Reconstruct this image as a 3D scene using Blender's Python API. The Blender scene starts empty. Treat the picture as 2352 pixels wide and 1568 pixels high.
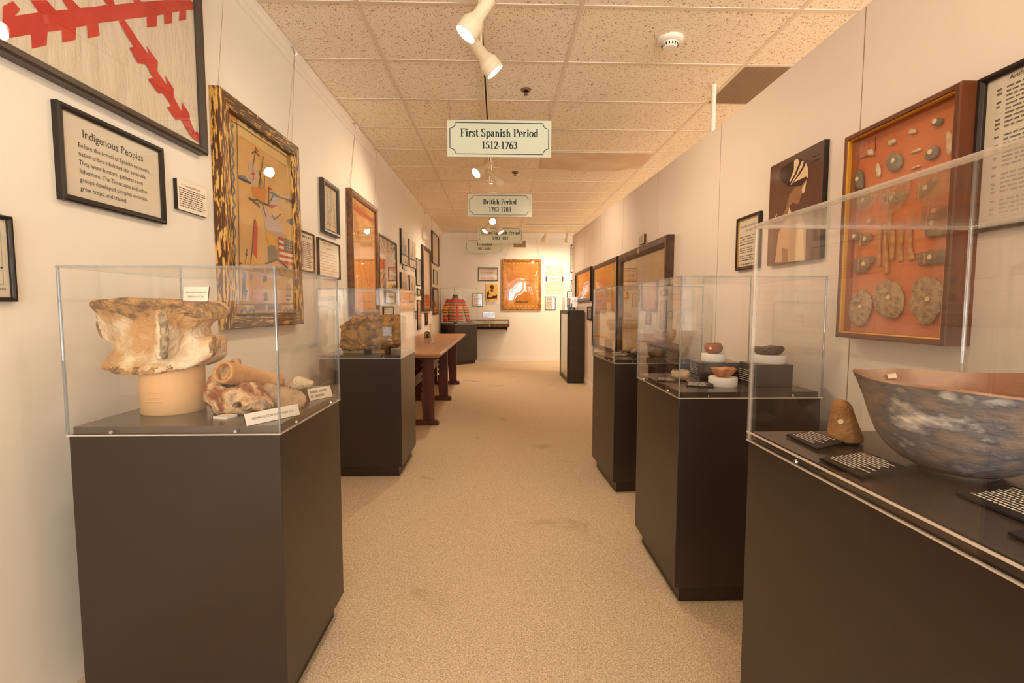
import bpy, math, random
import numpy as np
from mathutils import Vector, Matrix, noise
random.seed(7)
C = bpy.context.scene.collection
SC = bpy.context.scene
CEIL = 2.839
PI = math.pi

# ------------------------------------------------------------------ materials
def lin(c):
    r = []
    for x in c[:3]:
        x /= 255.0
        r.append(x / 12.92 if x <= .04045 else ((x + .055) / 1.055) ** 2.4)
    return (*r, 1.0)

MATS = {}
def mat(name, c, rough=.55, metal=0., c2=None, sc=8., bump=0., bsc=None, spec=.4, stretch=None,
        lo=.4, hi=.6, det=5., dist=0., c3=None, emit=None):
    if name in MATS: return MATS[name]
    m = bpy.data.materials.new(name); m.use_nodes = True
    nt = m.node_tree; N = nt.nodes; Lk = nt.links
    b = N['Principled BSDF']
    b.inputs['Base Color'].default_value = lin(c)
    b.inputs['Roughness'].default_value = rough
    b.inputs['Metallic'].default_value = metal
    b.inputs['Specular IOR Level'].default_value = spec
    if emit:
        b.inputs['Emission Color'].default_value = lin(emit[0]); b.inputs['Emission Strength'].default_value = emit[1]
    tc = mp = None
    if c2 or bump:
        tc = N.new('ShaderNodeTexCoord'); mp = N.new('ShaderNodeMapping')
        Lk.new(tc.outputs['Object'], mp.inputs[0])
        if stretch: mp.inputs['Scale'].default_value = stretch
    if c2:
        n = N.new('ShaderNodeTexNoise'); n.inputs['Scale'].default_value = sc; n.inputs['Detail'].default_value = det
        n.inputs['Distortion'].default_value = dist
        Lk.new(mp.outputs[0], n.inputs['Vector'])
        r = N.new('ShaderNodeValToRGB')
        r.color_ramp.elements[0].position = lo; r.color_ramp.elements[0].color = lin(c)
        r.color_ramp.elements[1].position = hi; r.color_ramp.elements[1].color = lin(c2)
        if c3:
            e = r.color_ramp.elements.new(min(.97, hi + .14)); e.color = lin(c3)
        Lk.new(n.outputs['Fac'], r.inputs[0]); Lk.new(r.outputs[0], b.inputs['Base Color'])
    if bump:
        n2 = N.new('ShaderNodeTexNoise'); n2.inputs['Scale'].default_value = bsc or sc; n2.inputs['Detail'].default_value = 4
        Lk.new(mp.outputs[0], n2.inputs['Vector'])
        bp = N.new('ShaderNodeBump'); bp.inputs['Strength'].default_value = bump; bp.inputs['Distance'].default_value = .02
        Lk.new(n2.outputs['Fac'], bp.inputs['Height']); Lk.new(bp.outputs[0], b.inputs['Normal'])
    MATS[name] = m
    return m

def clear_mat(name, tint, refl=1.0, rough=0.0, base=.04, body=None, bodyfac=0.):
    """clear sheet: passes light straight through, mirrors more at grazing angles"""
    m = bpy.data.materials.new(name); m.use_nodes = True
    nt = m.node_tree; N = nt.nodes; Lk = nt.links
    N.remove(N['Principled BSDF'])
    out = N['Material Output']
    tr = N.new('ShaderNodeBsdfTransparent'); tr.inputs[0].default_value = (*tint, 1)
    gl = N.new('ShaderNodeBsdfGlossy'); gl.inputs['Roughness'].default_value = rough; gl.inputs[0].default_value = (1, 1, 1, 1)
    lw = N.new('ShaderNodeLayerWeight'); lw.inputs[0].default_value = .5
    p = N.new('ShaderNodeMath'); p.operation = 'POWER'; p.inputs[1].default_value = 5
    Lk.new(lw.outputs['Facing'], p.inputs[0])
    a = N.new('ShaderNodeMath'); a.operation = 'MULTIPLY_ADD'; a.inputs[1].default_value = (1 - base) * refl; a.inputs[2].default_value = base * refl
    Lk.new(p.outputs[0], a.inputs[0])
    mx = N.new('ShaderNodeMixShader')
    Lk.new(a.outputs[0], mx.inputs[0])
    src = tr.outputs[0]
    if body:
        df = N.new('ShaderNodeBsdfPrincipled'); df.inputs['Base Color'].default_value = lin(body); df.inputs['Roughness'].default_value = .25
        mb = N.new('ShaderNodeMixShader'); mb.inputs[0].default_value = bodyfac
        Lk.new(tr.outputs[0], mb.inputs[1]); Lk.new(df.outputs[0], mb.inputs[2]); src = mb.outputs[0]
    Lk.new(src, mx.inputs[1]); Lk.new(gl.outputs[0], mx.inputs[2])
    Lk.new(mx.outputs[0], out.inputs['Surface'])
    MATS[name] = m
    return m

ACR = clear_mat('clear_acrylic', (.997, .997, .995), refl=.85)
EDGE = clear_mat('acrylic_edge', (.9, .93, .95), body=(150, 158, 166), bodyfac=.34)
EDGE2 = clear_mat('polished_acrylic_edge', (.95, .95, .96), body=(250, 238, 228), bodyfac=.6)
EDGE3 = clear_mat('rounded_acrylic_edge', (.97, .97, .97), base=.16, body=(245, 236, 230), bodyfac=.22)
GLASS = clear_mat('picture_glass', (.97, .97, .96), refl=.9)
WGLASS = clear_mat('window_glass', (.93, .96, .96))

def floor_mat():
    m = mat('beige_loop_carpet', (200, 176, 152), rough=.95, spec=.1)
    nt = m.node_tree; N = nt.nodes; Lk = nt.links; b = N['Principled BSDF']
    tc = N.new('ShaderNodeTexCoord')
    n = N.new('ShaderNodeTexNoise'); n.inputs['Scale'].default_value = 330; n.inputs['Detail'].default_value = 2
    v = N.new('ShaderNodeTexNoise'); v.inputs['Scale'].default_value = 150; v.inputs['Detail'].default_value = 3
    st = N.new('ShaderNodeTexNoise'); st.inputs['Scale'].default_value = 2.9; st.inputs['Detail'].default_value = 3; st.inputs['Distortion'].default_value = .4
    for x in (n, v, st): Lk.new(tc.outputs['Object'], x.inputs['Vector'])
    r = N.new('ShaderNodeValToRGB'); e = r.color_ramp.elements
    e[0].position = .32; e[0].color = lin((164, 134, 104)); e[1].position = .68; e[1].color = lin((254, 236, 208))
    mx = N.new('ShaderNodeMath'); mx.operation = 'MULTIPLY_ADD'; mx.inputs[1].default_value = .55
    m2 = N.new('ShaderNodeMath'); m2.operation = 'MULTIPLY'; m2.inputs[1].default_value = .45
    Lk.new(v.outputs['Fac'], m2.inputs[0]); Lk.new(n.outputs['Fac'], mx.inputs[0]); Lk.new(m2.outputs[0], mx.inputs[2])
    Lk.new(mx.outputs[0], r.inputs[0])
    r2 = N.new('ShaderNodeValToRGB'); e = r2.color_ramp.elements       # worn, soiled patches
    e[0].position = .655; e[0].color = (1, 1, 1, 1); e[1].position = .80; e[1].color = (.66, .58, .5, 1)
    Lk.new(st.outputs['Fac'], r2.inputs[0])
    mu = N.new('ShaderNodeMix'); mu.data_type = 'RGBA'; mu.blend_type = 'MULTIPLY'; mu.inputs[0].default_value = 1
    Lk.new(r.outputs[0], mu.inputs[6]); Lk.new(r2.outputs[0], mu.inputs[7]); Lk.new(mu.outputs[2], b.inputs['Base Color'])
    bp = N.new('ShaderNodeBump'); bp.inputs['Strength'].default_value = .5; bp.inputs['Distance'].default_value = .006
    Lk.new(mx.outputs[0], bp.inputs['Height']); Lk.new(bp.outputs[0], b.inputs['Normal'])
    return m

def tile_mat():
    m = mat('fissured_ceiling_tile', (250, 240, 222), rough=.9, spec=.15)
    nt = m.node_tree; N = nt.nodes; Lk = nt.links; b = N['Principled BSDF']
    tc = N.new('ShaderNodeTexCoord')
    n = N.new('ShaderNodeTexNoise'); n.inputs['Scale'].default_value = 66; n.inputs['Detail'].default_value = 1.; n.inputs['Distortion'].default_value = 1.4
    d = N.new('ShaderNodeTexNoise'); d.inputs['Scale'].default_value = 130; d.inputs['Detail'].default_value = 1
    for x in (n, d): Lk.new(tc.outputs['Object'], x.inputs['Vector'])
    a = N.new('ShaderNodeMapRange'); a.inputs[1].default_value = .635; a.inputs[2].default_value = .66
    c = N.new('ShaderNodeMapRange'); c.inputs[1].default_value = .67; c.inputs[2].default_value = .70
    Lk.new(n.outputs['Fac'], a.inputs[0]); Lk.new(d.outputs['Fac'], c.inputs[0])
    s = N.new('ShaderNodeMath'); s.operation = 'MAXIMUM'; Lk.new(a.outputs[0], s.inputs[0]); Lk.new(c.outputs[0], s.inputs[1])
    mx = N.new('ShaderNodeMix'); mx.data_type = 'RGBA'; mx.inputs[6].default_value = lin((250, 240, 222)); mx.inputs[7].default_value = lin((184, 148, 112))
    Lk.new(s.outputs[0], mx.inputs[0]); Lk.new(mx.outputs[2], b.inputs['Base Color'])
    bp = N.new('ShaderNodeBump'); bp.inputs['Strength'].default_value = .6; bp.inputs['Distance'].default_value = .004; bp.invert = True
    Lk.new(s.outputs[0], bp.inputs['Height']); Lk.new(bp.outputs[0], b.inputs['Normal'])
    return m

def zband_mat(name, stops, rough=.8, zig=0., sc=1.):
    """cloth with bands that follow the height of the object"""
    m = mat(name, (200, 60, 40), rough=rough, spec=.1)
    nt = m.node_tree; N = nt.nodes; Lk = nt.links; b = N['Principled BSDF']
    tc = N.new('ShaderNodeTexCoord'); sp = N.new('ShaderNodeSeparateXYZ'); Lk.new(tc.outputs['Object'], sp.inputs[0])
    w = N.new('ShaderNodeTexWave'); w.wave_type = 'BANDS'; w.bands_direction = 'X'; w.wave_profile = 'TRI'; w.inputs['Scale'].default_value = 9
    Lk.new(tc.outputs['Object'], w.inputs['Vector'])
    ad = N.new('ShaderNodeMath'); ad.operation = 'MULTIPLY_ADD'; ad.inputs[1].default_value = zig; Lk.new(w.outputs['Fac'], ad.inputs[0])
    sm = N.new('ShaderNodeMath'); sm.operation = 'MULTIPLY'; sm.inputs[1].default_value = sc; Lk.new(sp.outputs['Z'], sm.inputs[0])
    Lk.new(sm.outputs[0], ad.inputs[2])
    r = N.new('ShaderNodeValToRGB'); r.color_ramp.interpolation = 'CONSTANT'
    e = r.color_ramp.elements
    e[0].position = 0; e[0].color = lin(stops[0][1]); e[1].position = stops[1][0]; e[1].color = lin(stops[1][1])
    for p, c in stops[2:]:
        x = e.new(p); x.color = lin(c)
    Lk.new(ad.outputs[0], r.inputs[0]); Lk.new(r.outputs[0], b.inputs['Base Color'])
    return m

def glow(name, c, s):
    m = bpy.data.materials.new(name); m.use_nodes = True
    N = m.node_tree.nodes; N.remove(N['Principled BSDF'])
    e = N.new('ShaderNodeEmission'); e.inputs[0].default_value = lin(c); e.inputs[1].default_value = s
    m.node_tree.links.new(e.outputs[0], N['Material Output'].inputs['Surface'])
    return m

WALL = mat('cream_wall_paint', (241, 235, 226), rough=.6, bump=.03, bsc=60, spec=.3)
PANEL = mat('partition_panel_laminate', (240, 228, 220), rough=.5, bump=.015, bsc=120, spec=.35)
TRIM = mat('cream_trim_paint', (243, 236, 227), rough=.4)
TILE = tile_mat()
GRID = mat('painted_grid_metal', (226, 212, 194), rough=.4, spec=.5)
CARPET = floor_mat()
BLACKLAM = mat('black_laminate', (50, 39, 33), rough=.32, spec=.5, bump=.01, bsc=200)
DECKLAM = mat('black_deck_laminate', (68, 56, 48), rough=.22, spec=1.)
BLACKF = mat('black_frame_paint', (38, 31, 28), rough=.3)
CHARF = mat('charcoal_frame_paint', (72, 62, 54), rough=.35)
WOODF = mat('brown_frame_wood', (96, 62, 36), rough=.4, c2=(132, 90, 52), sc=14, stretch=(1, 4, 1))
DARKWOOD = mat('dark_frame_wood', (74, 50, 36), rough=.4, c2=(100, 72, 50), sc=10)
CARVED = mat('chipped_gilt_wood', (90, 54, 24), rough=.5, c2=(222, 172, 88), sc=100, stretch=(1, 1.3, .16), lo=.5, hi=.56, det=6, bump=.5, bsc=40)
CARVEDH = mat('chipped_gilt_wood_rail', (84, 56, 30), rough=.5, c2=(222, 172, 88), sc=110, stretch=(1, .12, 1.5), lo=.57, hi=.62, det=6, bump=.5, bsc=40)
GILT = mat('gilt_wood', (140, 86, 30), rough=.45, c2=(190, 128, 52), sc=30, bump=.5, bsc=50)
GOLD = mat('gold_bead', (214, 160, 52), rough=.3, metal=.6)
MAHOG = mat('mahogany_wood', (94, 46, 22), rough=.35, c2=(118, 60, 30), sc=9, stretch=(1, 1, .15))
TABLETOP = mat('table_oak_top', (172, 124, 82), rough=.3, c2=(190, 140, 96), sc=7, stretch=(3, .4, 1), spec=.5)
TABLELEG = mat('table_dark_wood', (78, 38, 28), rough=.4, c2=(104, 54, 36), sc=8, stretch=(2, 2, .3))
TABLEEDGE = mat('table_edge_wood', (178, 130, 92), rough=.32, spec=.5)
PAPER = mat('white_paper', (240, 230, 216), rough=.8, spec=.1)
CREAMP = mat('cream_paper', (236, 222, 196), rough=.8, spec=.1)
INK = mat('printed_ink', (58, 50, 50), rough=.8, spec=.1)
FADED = mat('faded_print', (170, 150, 138), rough=.8, spec=.1)
PINKINK = mat('pink_print', (206, 138, 124), rough=.8, spec=.1)
SILVER = mat('bright_steel', (205, 205, 205), rough=.25, metal=1)
WHITEP = mat('white_enamel', (240, 232, 220), rough=.35, spec=.4)
OFFW = mat('white_foam', (244, 238, 234), rough=.8, spec=.2)
CREAMLAMP = mat('cream_lamp_enamel', (236, 222, 196), rough=.4)
SIGNF = mat('pale_green_sign_face', (226, 232, 212), rough=.45)
SIGNB = mat('dark_green_sign_print', (34, 48, 46), rough=.5)
BLK = mat('black_rubber', (22, 20, 20), rough=.6)
LAMPGLOW = glow('lamp_lens_glow', (255, 240, 222), 14)
TUBEGLOW = glow('fluorescent_diffuser_glow', (255, 236, 212), 4)

# ------------------------------------------------------------------ mesh builder
def rect_pts(x0, x1, y0, y1): return [(x0, y0), (x1, y0), (x1, y1), (x0, y1)]

class MB:
    def __init__(s, T=None): s.v = []; s.f = []; s.m = []; s.T = T
    def add(s, vs, fs, mi=0):
        o = len(s.v); T = s.T
        s.v += [Vector(T(*p)) if T else Vector(p) for p in vs]
        s.f += [tuple(i + o for i in f) for f in fs]; s.m += [mi] * len(fs)
        return s
    def poly(s, pts, w=0., mi=0): return s.add([(a, b, w) for a, b in pts], [tuple(range(len(pts)))], mi)
    def prism(s, pts, w0, w1, mi=0, mi2=None):
        n = len(pts); vs = [(a, b, w0) for a, b in pts] + [(a, b, w1) for a, b in pts]
        s.add(vs, [tuple(range(n, 2 * n)), tuple(reversed(range(n)))], mi)
        return s.add(vs, [(i, (i + 1) % n, n + (i + 1) % n, n + i) for i in range(n)], mi if mi2 is None else mi2)
    def box(s, x0, x1, y0, y1, z0, z1, mi=0, side=None):
        vs = [(x, y, z) for z in (z0, z1) for y in (y0, y1) for x in (x0, x1)]
        F = [(0, 2, 3, 1), (4, 5, 7, 6), (0, 1, 5, 4), (2, 6, 7, 3), (0, 4, 6, 2), (1, 3, 7, 5)]   # -z +z -y +y -x +x
        o = len(s.v); T = s.T
        s.v += [Vector(T(*p)) if T else Vector(p) for p in vs]
        for k, f in enumerate(F):
            s.f.append(tuple(i + o for i in f)); s.m.append(mi if side is None or k // 2 == side else mi + 1)
        return s
    def cyl(s, p0, p1, r0, r1=None, n=16, mi=0, cap=True):
        return s.tube([p0, p1], [r0, r0 if r1 is None else r1], n, mi, cap)
    def tube(s, pts, r, n=8, mi=0, cap=True):
        P = [Vector(p) for p in pts]; R = r if isinstance(r, (list, tuple)) else [r] * len(P)
        rings = []; up = None
        for i, p in enumerate(P):
            d = (P[min(i + 1, len(P) - 1)] - P[max(i - 1, 0)])
            if d.length < 1e-9: d = Vector((0, 0, 1))
            d.normalize()
            if up is None: up = Vector((0, 0, 1)) if abs(d.z) < .9 else Vector((1, 0, 0))
            a = d.cross(up); a.normalize(); b = a.cross(d); up = b
            rings.append([p + (a * math.cos(2 * PI * k / n) + b * math.sin(2 * PI * k / n)) * R[i] for k in range(n)])
        vs = [tuple(q) for g in rings for q in g]; fs = []
        for i in range(len(P) - 1):
            for k in range(n): fs.append((i * n + k, i * n + (k + 1) % n, (i + 1) * n + (k + 1) % n, (i + 1) * n + k))
        if cap: fs += [tuple(reversed(range(n))), tuple(range((len(P) - 1) * n, len(P) * n))]
        return s.add(vs, fs, mi)
    def lathe(s, prof, c=(0, 0, 0), n=32, mi=0, axis=None, fn=None):
        c = Vector(c); ax = Vector(axis).normalized() if axis else Vector((0, 0, 1))
        a = ax.orthogonal().normalized() if axis else Vector((1, 0, 0)); b = ax.cross(a)
        vs = []; fs = []
        for j, (r, h) in enumerate(prof):
            for k in range(n):
                t = 2 * PI * k / n; rr, hh = (r, h) if fn is None else fn(r, h, t)
                vs.append(tuple(c + ax * hh + (a * math.cos(t) + b * math.sin(t)) * max(rr, 1e-5)))
        for j in range(len(prof) - 1):
            for k in range(n): fs.append((j * n + k, j * n + (k + 1) % n, (j + 1) * n + (k + 1) % n, (j + 1) * n + k))
        return s.add(vs, fs, mi)
    def strip(s, path, wd, w=0., mi=0):
        P = [Vector((a, b)) for a, b in path]; vs = []; fs = []
        for i, p in enumerate(P):
            d = P[min(i + 1, len(P) - 1)] - P[max(i - 1, 0)]
            d = d.normalized() if d.length > 1e-9 else Vector((1, 0)); q = Vector((-d.y, d.x)) * wd / 2
            vs += [(p.x + q.x, p.y + q.y, w), (p.x - q.x, p.y - q.y, w)]
        for i in range(len(P) - 1): fs.append((2 * i, 2 * i + 1, 2 * i + 3, 2 * i + 2))
        return s.add(vs, fs, mi)
    def build(s, name, mats, parent=None, smooth=False, bevel=0., loc=None, seg=2, fixn=True):
        if not isinstance(mats, (list, tuple)): mats = [mats]
        if parent is not None: L = wloc(parent)
        elif loc is not None: L = Vector(loc)
        else:
            xs = [v.x for v in s.v]; ys = [v.y for v in s.v]
            L = Vector(((min(xs) + max(xs)) / 2, (min(ys) + max(ys)) / 2, min(v.z for v in s.v)))
        me = bpy.data.meshes.new(name)
        me.from_pydata([tuple(v - L) for v in s.v], [], s.f)
        for m in mats: me.materials.append(m)
        me.polygons.foreach_set('material_index', s.m)
        if smooth: me.polygons.foreach_set('use_smooth', [True] * len(s.f))
        me.update()
        if fixn:
            import bmesh
            bm = bmesh.new(); bm.from_mesh(me); bmesh.ops.remove_doubles(bm, verts=bm.verts, dist=2e-5)
            bmesh.ops.delete(bm, geom=[v for v in bm.verts if not v.link_faces], context='VERTS'); bmesh.ops.recalc_face_normals(bm, faces=bm.faces); bm.to_mesh(me); bm.free()
        o = bpy.data.objects.new(name, me); C.objects.link(o)
        if parent is not None: o.parent = parent
        else: o.location = L
        WL[o.name] = L if parent is None else wloc(parent)
        if bevel:
            md = o.modifiers.new('Bevel', 'BEVEL'); md.width = bevel; md.segments = seg; md.limit_method = 'ANGLE'; md.angle_limit = .6
            if not smooth: md.harden_normals = False
        if smooth:
            try: me.set_sharp_from_angle(angle=.7)
            except Exception: pass
        return o

WL = {}
def wloc(o): return WL[o.name]
def tag(o, label, cat, group=None, kind=None):
    if label: o['label'] = label
    if cat: o['category'] = cat
    if group: o['group'] = group
    if kind: o['kind'] = kind
    return o
def thing(name, label, cat, loc, group=None):
    o = bpy.data.objects.new(name, None); C.objects.link(o); o.location = loc; o.empty_display_size = .1
    WL[o.name] = Vector(loc)
    return tag(o, label, cat, group)
def struct(o): o['kind'] = 'structure'; return o
def dup(root, off, label=None):
    """copy a thing with its parts and sub-parts, moved by off"""
    r = root.copy(); C.objects.link(r); r.location = root.location + Vector(off); WL[r.name] = wloc(root) + Vector(off)
    if label: r['label'] = label
    for ch in list(root.children):
        c = ch.copy(); C.objects.link(c); c.parent = r; WL[c.name] = WL[r.name]
        for g in list(ch.children):
            d = g.copy(); C.objects.link(d); d.parent = c; WL[d.name] = WL[r.name]
    return r

# ------------------------------------------------------------------ wall planes: u to the viewer's right, v up, w out of the wall
SL = .0104
def LW(u, v, w): return (-1.36 + SL * u + w, u, v)            # left wall, u is the distance down the room
def RW(u, v, w): return (1.36 - w, u, v)                      # partition, u is the distance down the room
def FWL(u, v, w): return (u, 10.8 - w, v)                     # far wall
def DK(z): return lambda u, v, w: (u, v, z + w)               # level surface

# ------------------------------------------------------------------ implicit solids
def sd_poly(px, pz, pts):
    d = np.full(px.shape, 1e9); sgn = np.ones(px.shape); n = len(pts)
    for i in range(n):
        ax, az = pts[i]; bx, bz = pts[i - 1]
        ex, ez = bx - ax, bz - az; wx, wz = px - ax, pz - az
        t = np.clip((wx * ex + wz * ez) / (ex * ex + ez * ez + 1e-12), 0, 1)
        d = np.minimum(d, (wx - ex * t) ** 2 + (wz - ez * t) ** 2)
        c1 = pz >= az; c2 = pz < bz; c3 = ex * wz > ez * wx
        sgn = np.where((c1 & c2 & c3) | (~c1 & ~c2 & ~c3), -sgn, sgn)
    return sgn * np.sqrt(d)
def smin(a, b, k):
    h = np.clip(.5 + .5 * (b - a) / k, 0, 1)
    return b * (1 - h) + a * h - k * h * (1 - h)
def smax(a, b, k): return -smin(-a, -b, k)
def capsule(X, Y, Z, a, b, r0, r1=None):
    r1 = r0 if r1 is None else r1
    a = np.array(a); b = np.array(b); e = b - a
    t = np.clip(((X - a[0]) * e[0] + (Y - a[1]) * e[1] + (Z - a[2]) * e[2]) / (e @ e), 0, 1)
    return np.sqrt((X - a[0] - e[0] * t) ** 2 + (Y - a[1] - e[1] * t) ** 2 + (Z - a[2] - e[2] * t) ** 2) - (r0 + (r1 - r0) * t)

def solid(fn, lo, hi, h, mb=None, mi=0, amp=0., nsc=20., amp2=0., nsc2=80.):
    """surface net of fn < 0 inside the box lo..hi"""
    lo = np.array(lo, float); hi = np.array(hi, float)
    n = np.maximum(3, np.ceil((hi - lo) / h).astype(int) + 1)
    ax = [lo[i] + h * np.arange(n[i]) for i in range(3)]
    X, Y, Z = np.meshgrid(*ax, indexing='ij')
    F = fn(X, Y, Z)
    inside = F < 0
    cs = np.zeros((n[0] - 1, n[1] - 1, n[2] - 1), int)
    for dx in (0, 1):
        for dy in (0, 1):
            for dz in (0, 1):
                cs += inside[dx:n[0] - 1 + dx, dy:n[1] - 1 + dy, dz:n[2] - 1 + dz]
    act = (cs > 0) & (cs < 8)
    idx = -np.ones(act.shape, int); cells = np.argwhere(act); idx[act] = np.arange(len(cells))
    acc = np.zeros((len(cells), 3)); cnt = np.zeros(len(cells))
    corners = [(a, b, c) for a in (0, 1) for b in (0, 1) for c in (0, 1)]
    for i, p in enumerate(corners):
        for q in corners[i + 1:]:
            if sum(abs(p[k] - q[k]) for k in range(3)) != 1: continue
            f0 = F[cells[:, 0] + p[0], cells[:, 1] + p[1], cells[:, 2] + p[2]]
            f1 = F[cells[:, 0] + q[0], cells[:, 1] + q[1], cells[:, 2] + q[2]]
            cr = (f0 < 0) != (f1 < 0)
            t = np.where(cr, f0 / np.where(cr, f0 - f1, 1), 0)
            for k in range(3): acc[:, k] += np.where(cr, p[k] + (q[k] - p[k]) * t, 0)
            cnt += cr
    V = lo + (cells + acc / np.maximum(cnt, 1)[:, None]) * h
    faces = []
    for a in range(3):
        b, c = (a + 1) % 3, (a + 2) % 3
        s0 = [slice(None)] * 3; s1 = [slice(None)] * 3
        s0[a] = slice(0, n[a] - 1); s1[a] = slice(1, n[a])
        ch = inside[tuple(s0)] != inside[tuple(s1)]
        for e in np.argwhere(ch):
            if e[b] < 1 or e[c] < 1 or e[b] > n[b] - 2 or e[c] > n[c] - 2: continue
            q = []
            for db, dc in ((-1, -1), (0, -1), (0, 0), (-1, 0)):
                z = e.copy(); z[b] += db; z[c] += dc; q.append(int(idx[tuple(z)]))
            if min(q) < 0: continue
            faces.append(tuple(q) if inside[tuple(e)] else tuple(reversed(q)))
    vs = []
    for p in V:
        p = Vector(p)
        if amp: p = p + noise.noise_vector(p * nsc) * amp
        if amp2: p = p + noise.noise_vector(p * nsc2) * amp2
        vs.append(tuple(p))
    mb = mb or MB()
    return mb.add(vs, faces, mi)

def pillow(pts, yc, dep, h, mb=None, mi=0, T=None, **kw):
    """a solid with the outline pts (x, z) and a domed thickness dep either side of yc"""
    xs = [p[0] for p in pts]; zs = [p[1] for p in pts]
    gx, gz = np.meshgrid(np.linspace(min(xs), max(xs), 24), np.linspace(min(zs), max(zs), 24), indexing='ij')
    dm = max(1e-4, -sd_poly(gx, gz, pts).min())
    def fn(X, Y, Z):
        d = sd_poly(X, Z, pts); t = np.clip(-d / dm, 0, 1)
        return np.maximum(d, np.abs(Y - yc) - dep * np.sqrt(np.maximum(0, 1 - (1 - t) ** 2)) - .0)
    m = 2.2 * h
    return solid(fn, (min(xs) - m, yc - dep - m, min(zs) - m), (max(xs) + m, yc + dep + m, max(zs) + m), h, mb, mi, **kw)

def rock(c, dims, sq=.6, sub=40, amp=.06, nsc=3., seed=0., amp2=.02, nsc2=12., mb=None, mi=0):
    """a lump: superellipsoid with two scales of noise"""
    vs = []; fs = []; nu, nv = sub * 2, sub
    sg = lambda x, e: math.copysign(abs(x) ** e, x)
    for j in range(nv + 1):
        ph = -PI / 2 + PI * j / nv
        for i in range(nu):
            th = 2 * PI * i / nu
            p = Vector((sg(math.cos(ph), sq) * sg(math.cos(th), sq), sg(math.cos(ph), sq) * sg(math.sin(th), sq), sg(math.sin(ph), sq)))
            q = p * nsc + Vector((seed, seed, seed))
            k = 1 + amp * noise.noise(q) * 2 + amp2 * noise.noise(p * nsc2 + Vector((seed, 0, 0))) * 2
            vs.append((c[0] + p.x * k * dims[0] / 2, c[1] + p.y * k * dims[1] / 2, c[2] + p.z * k * dims[2] / 2))
    for j in range(nv):
        for i in range(nu): fs.append((j * nu + i, j * nu + (i + 1) % nu, (j + 1) * nu + (i + 1) % nu, (j + 1) * nu + i))
    return (mb or MB()).add(vs, fs, mi)

# ------------------------------------------------------------------ writing
_tc = bpy.data.curves.new('lettering_source', 'FONT')
_to = bpy.data.objects.new('lettering_source', _tc)
def sans(mb, text, x, y, size, w=0., mi=0, align='LEFT', sx=1., lh=1.2, rot=None):
    C.objects.link(_to)
    _tc.body = text; _tc.size = size; _tc.align_x = align; _tc.space_line = lh; _tc.resolution_u = 2
    bpy.context.view_layer.update()
    me = bpy.data.meshes.new_from_object(_to.evaluated_get(bpy.context.evaluated_depsgraph_get()))
    vs = [(x + v.co.x * sx, y + v.co.y, w) for v in me.vertices]
    mb.add(vs, [tuple(p.vertices) for p in me.polygons], mi)
    bpy.data.meshes.remove(me); C.objects.unlink(_to)

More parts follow.
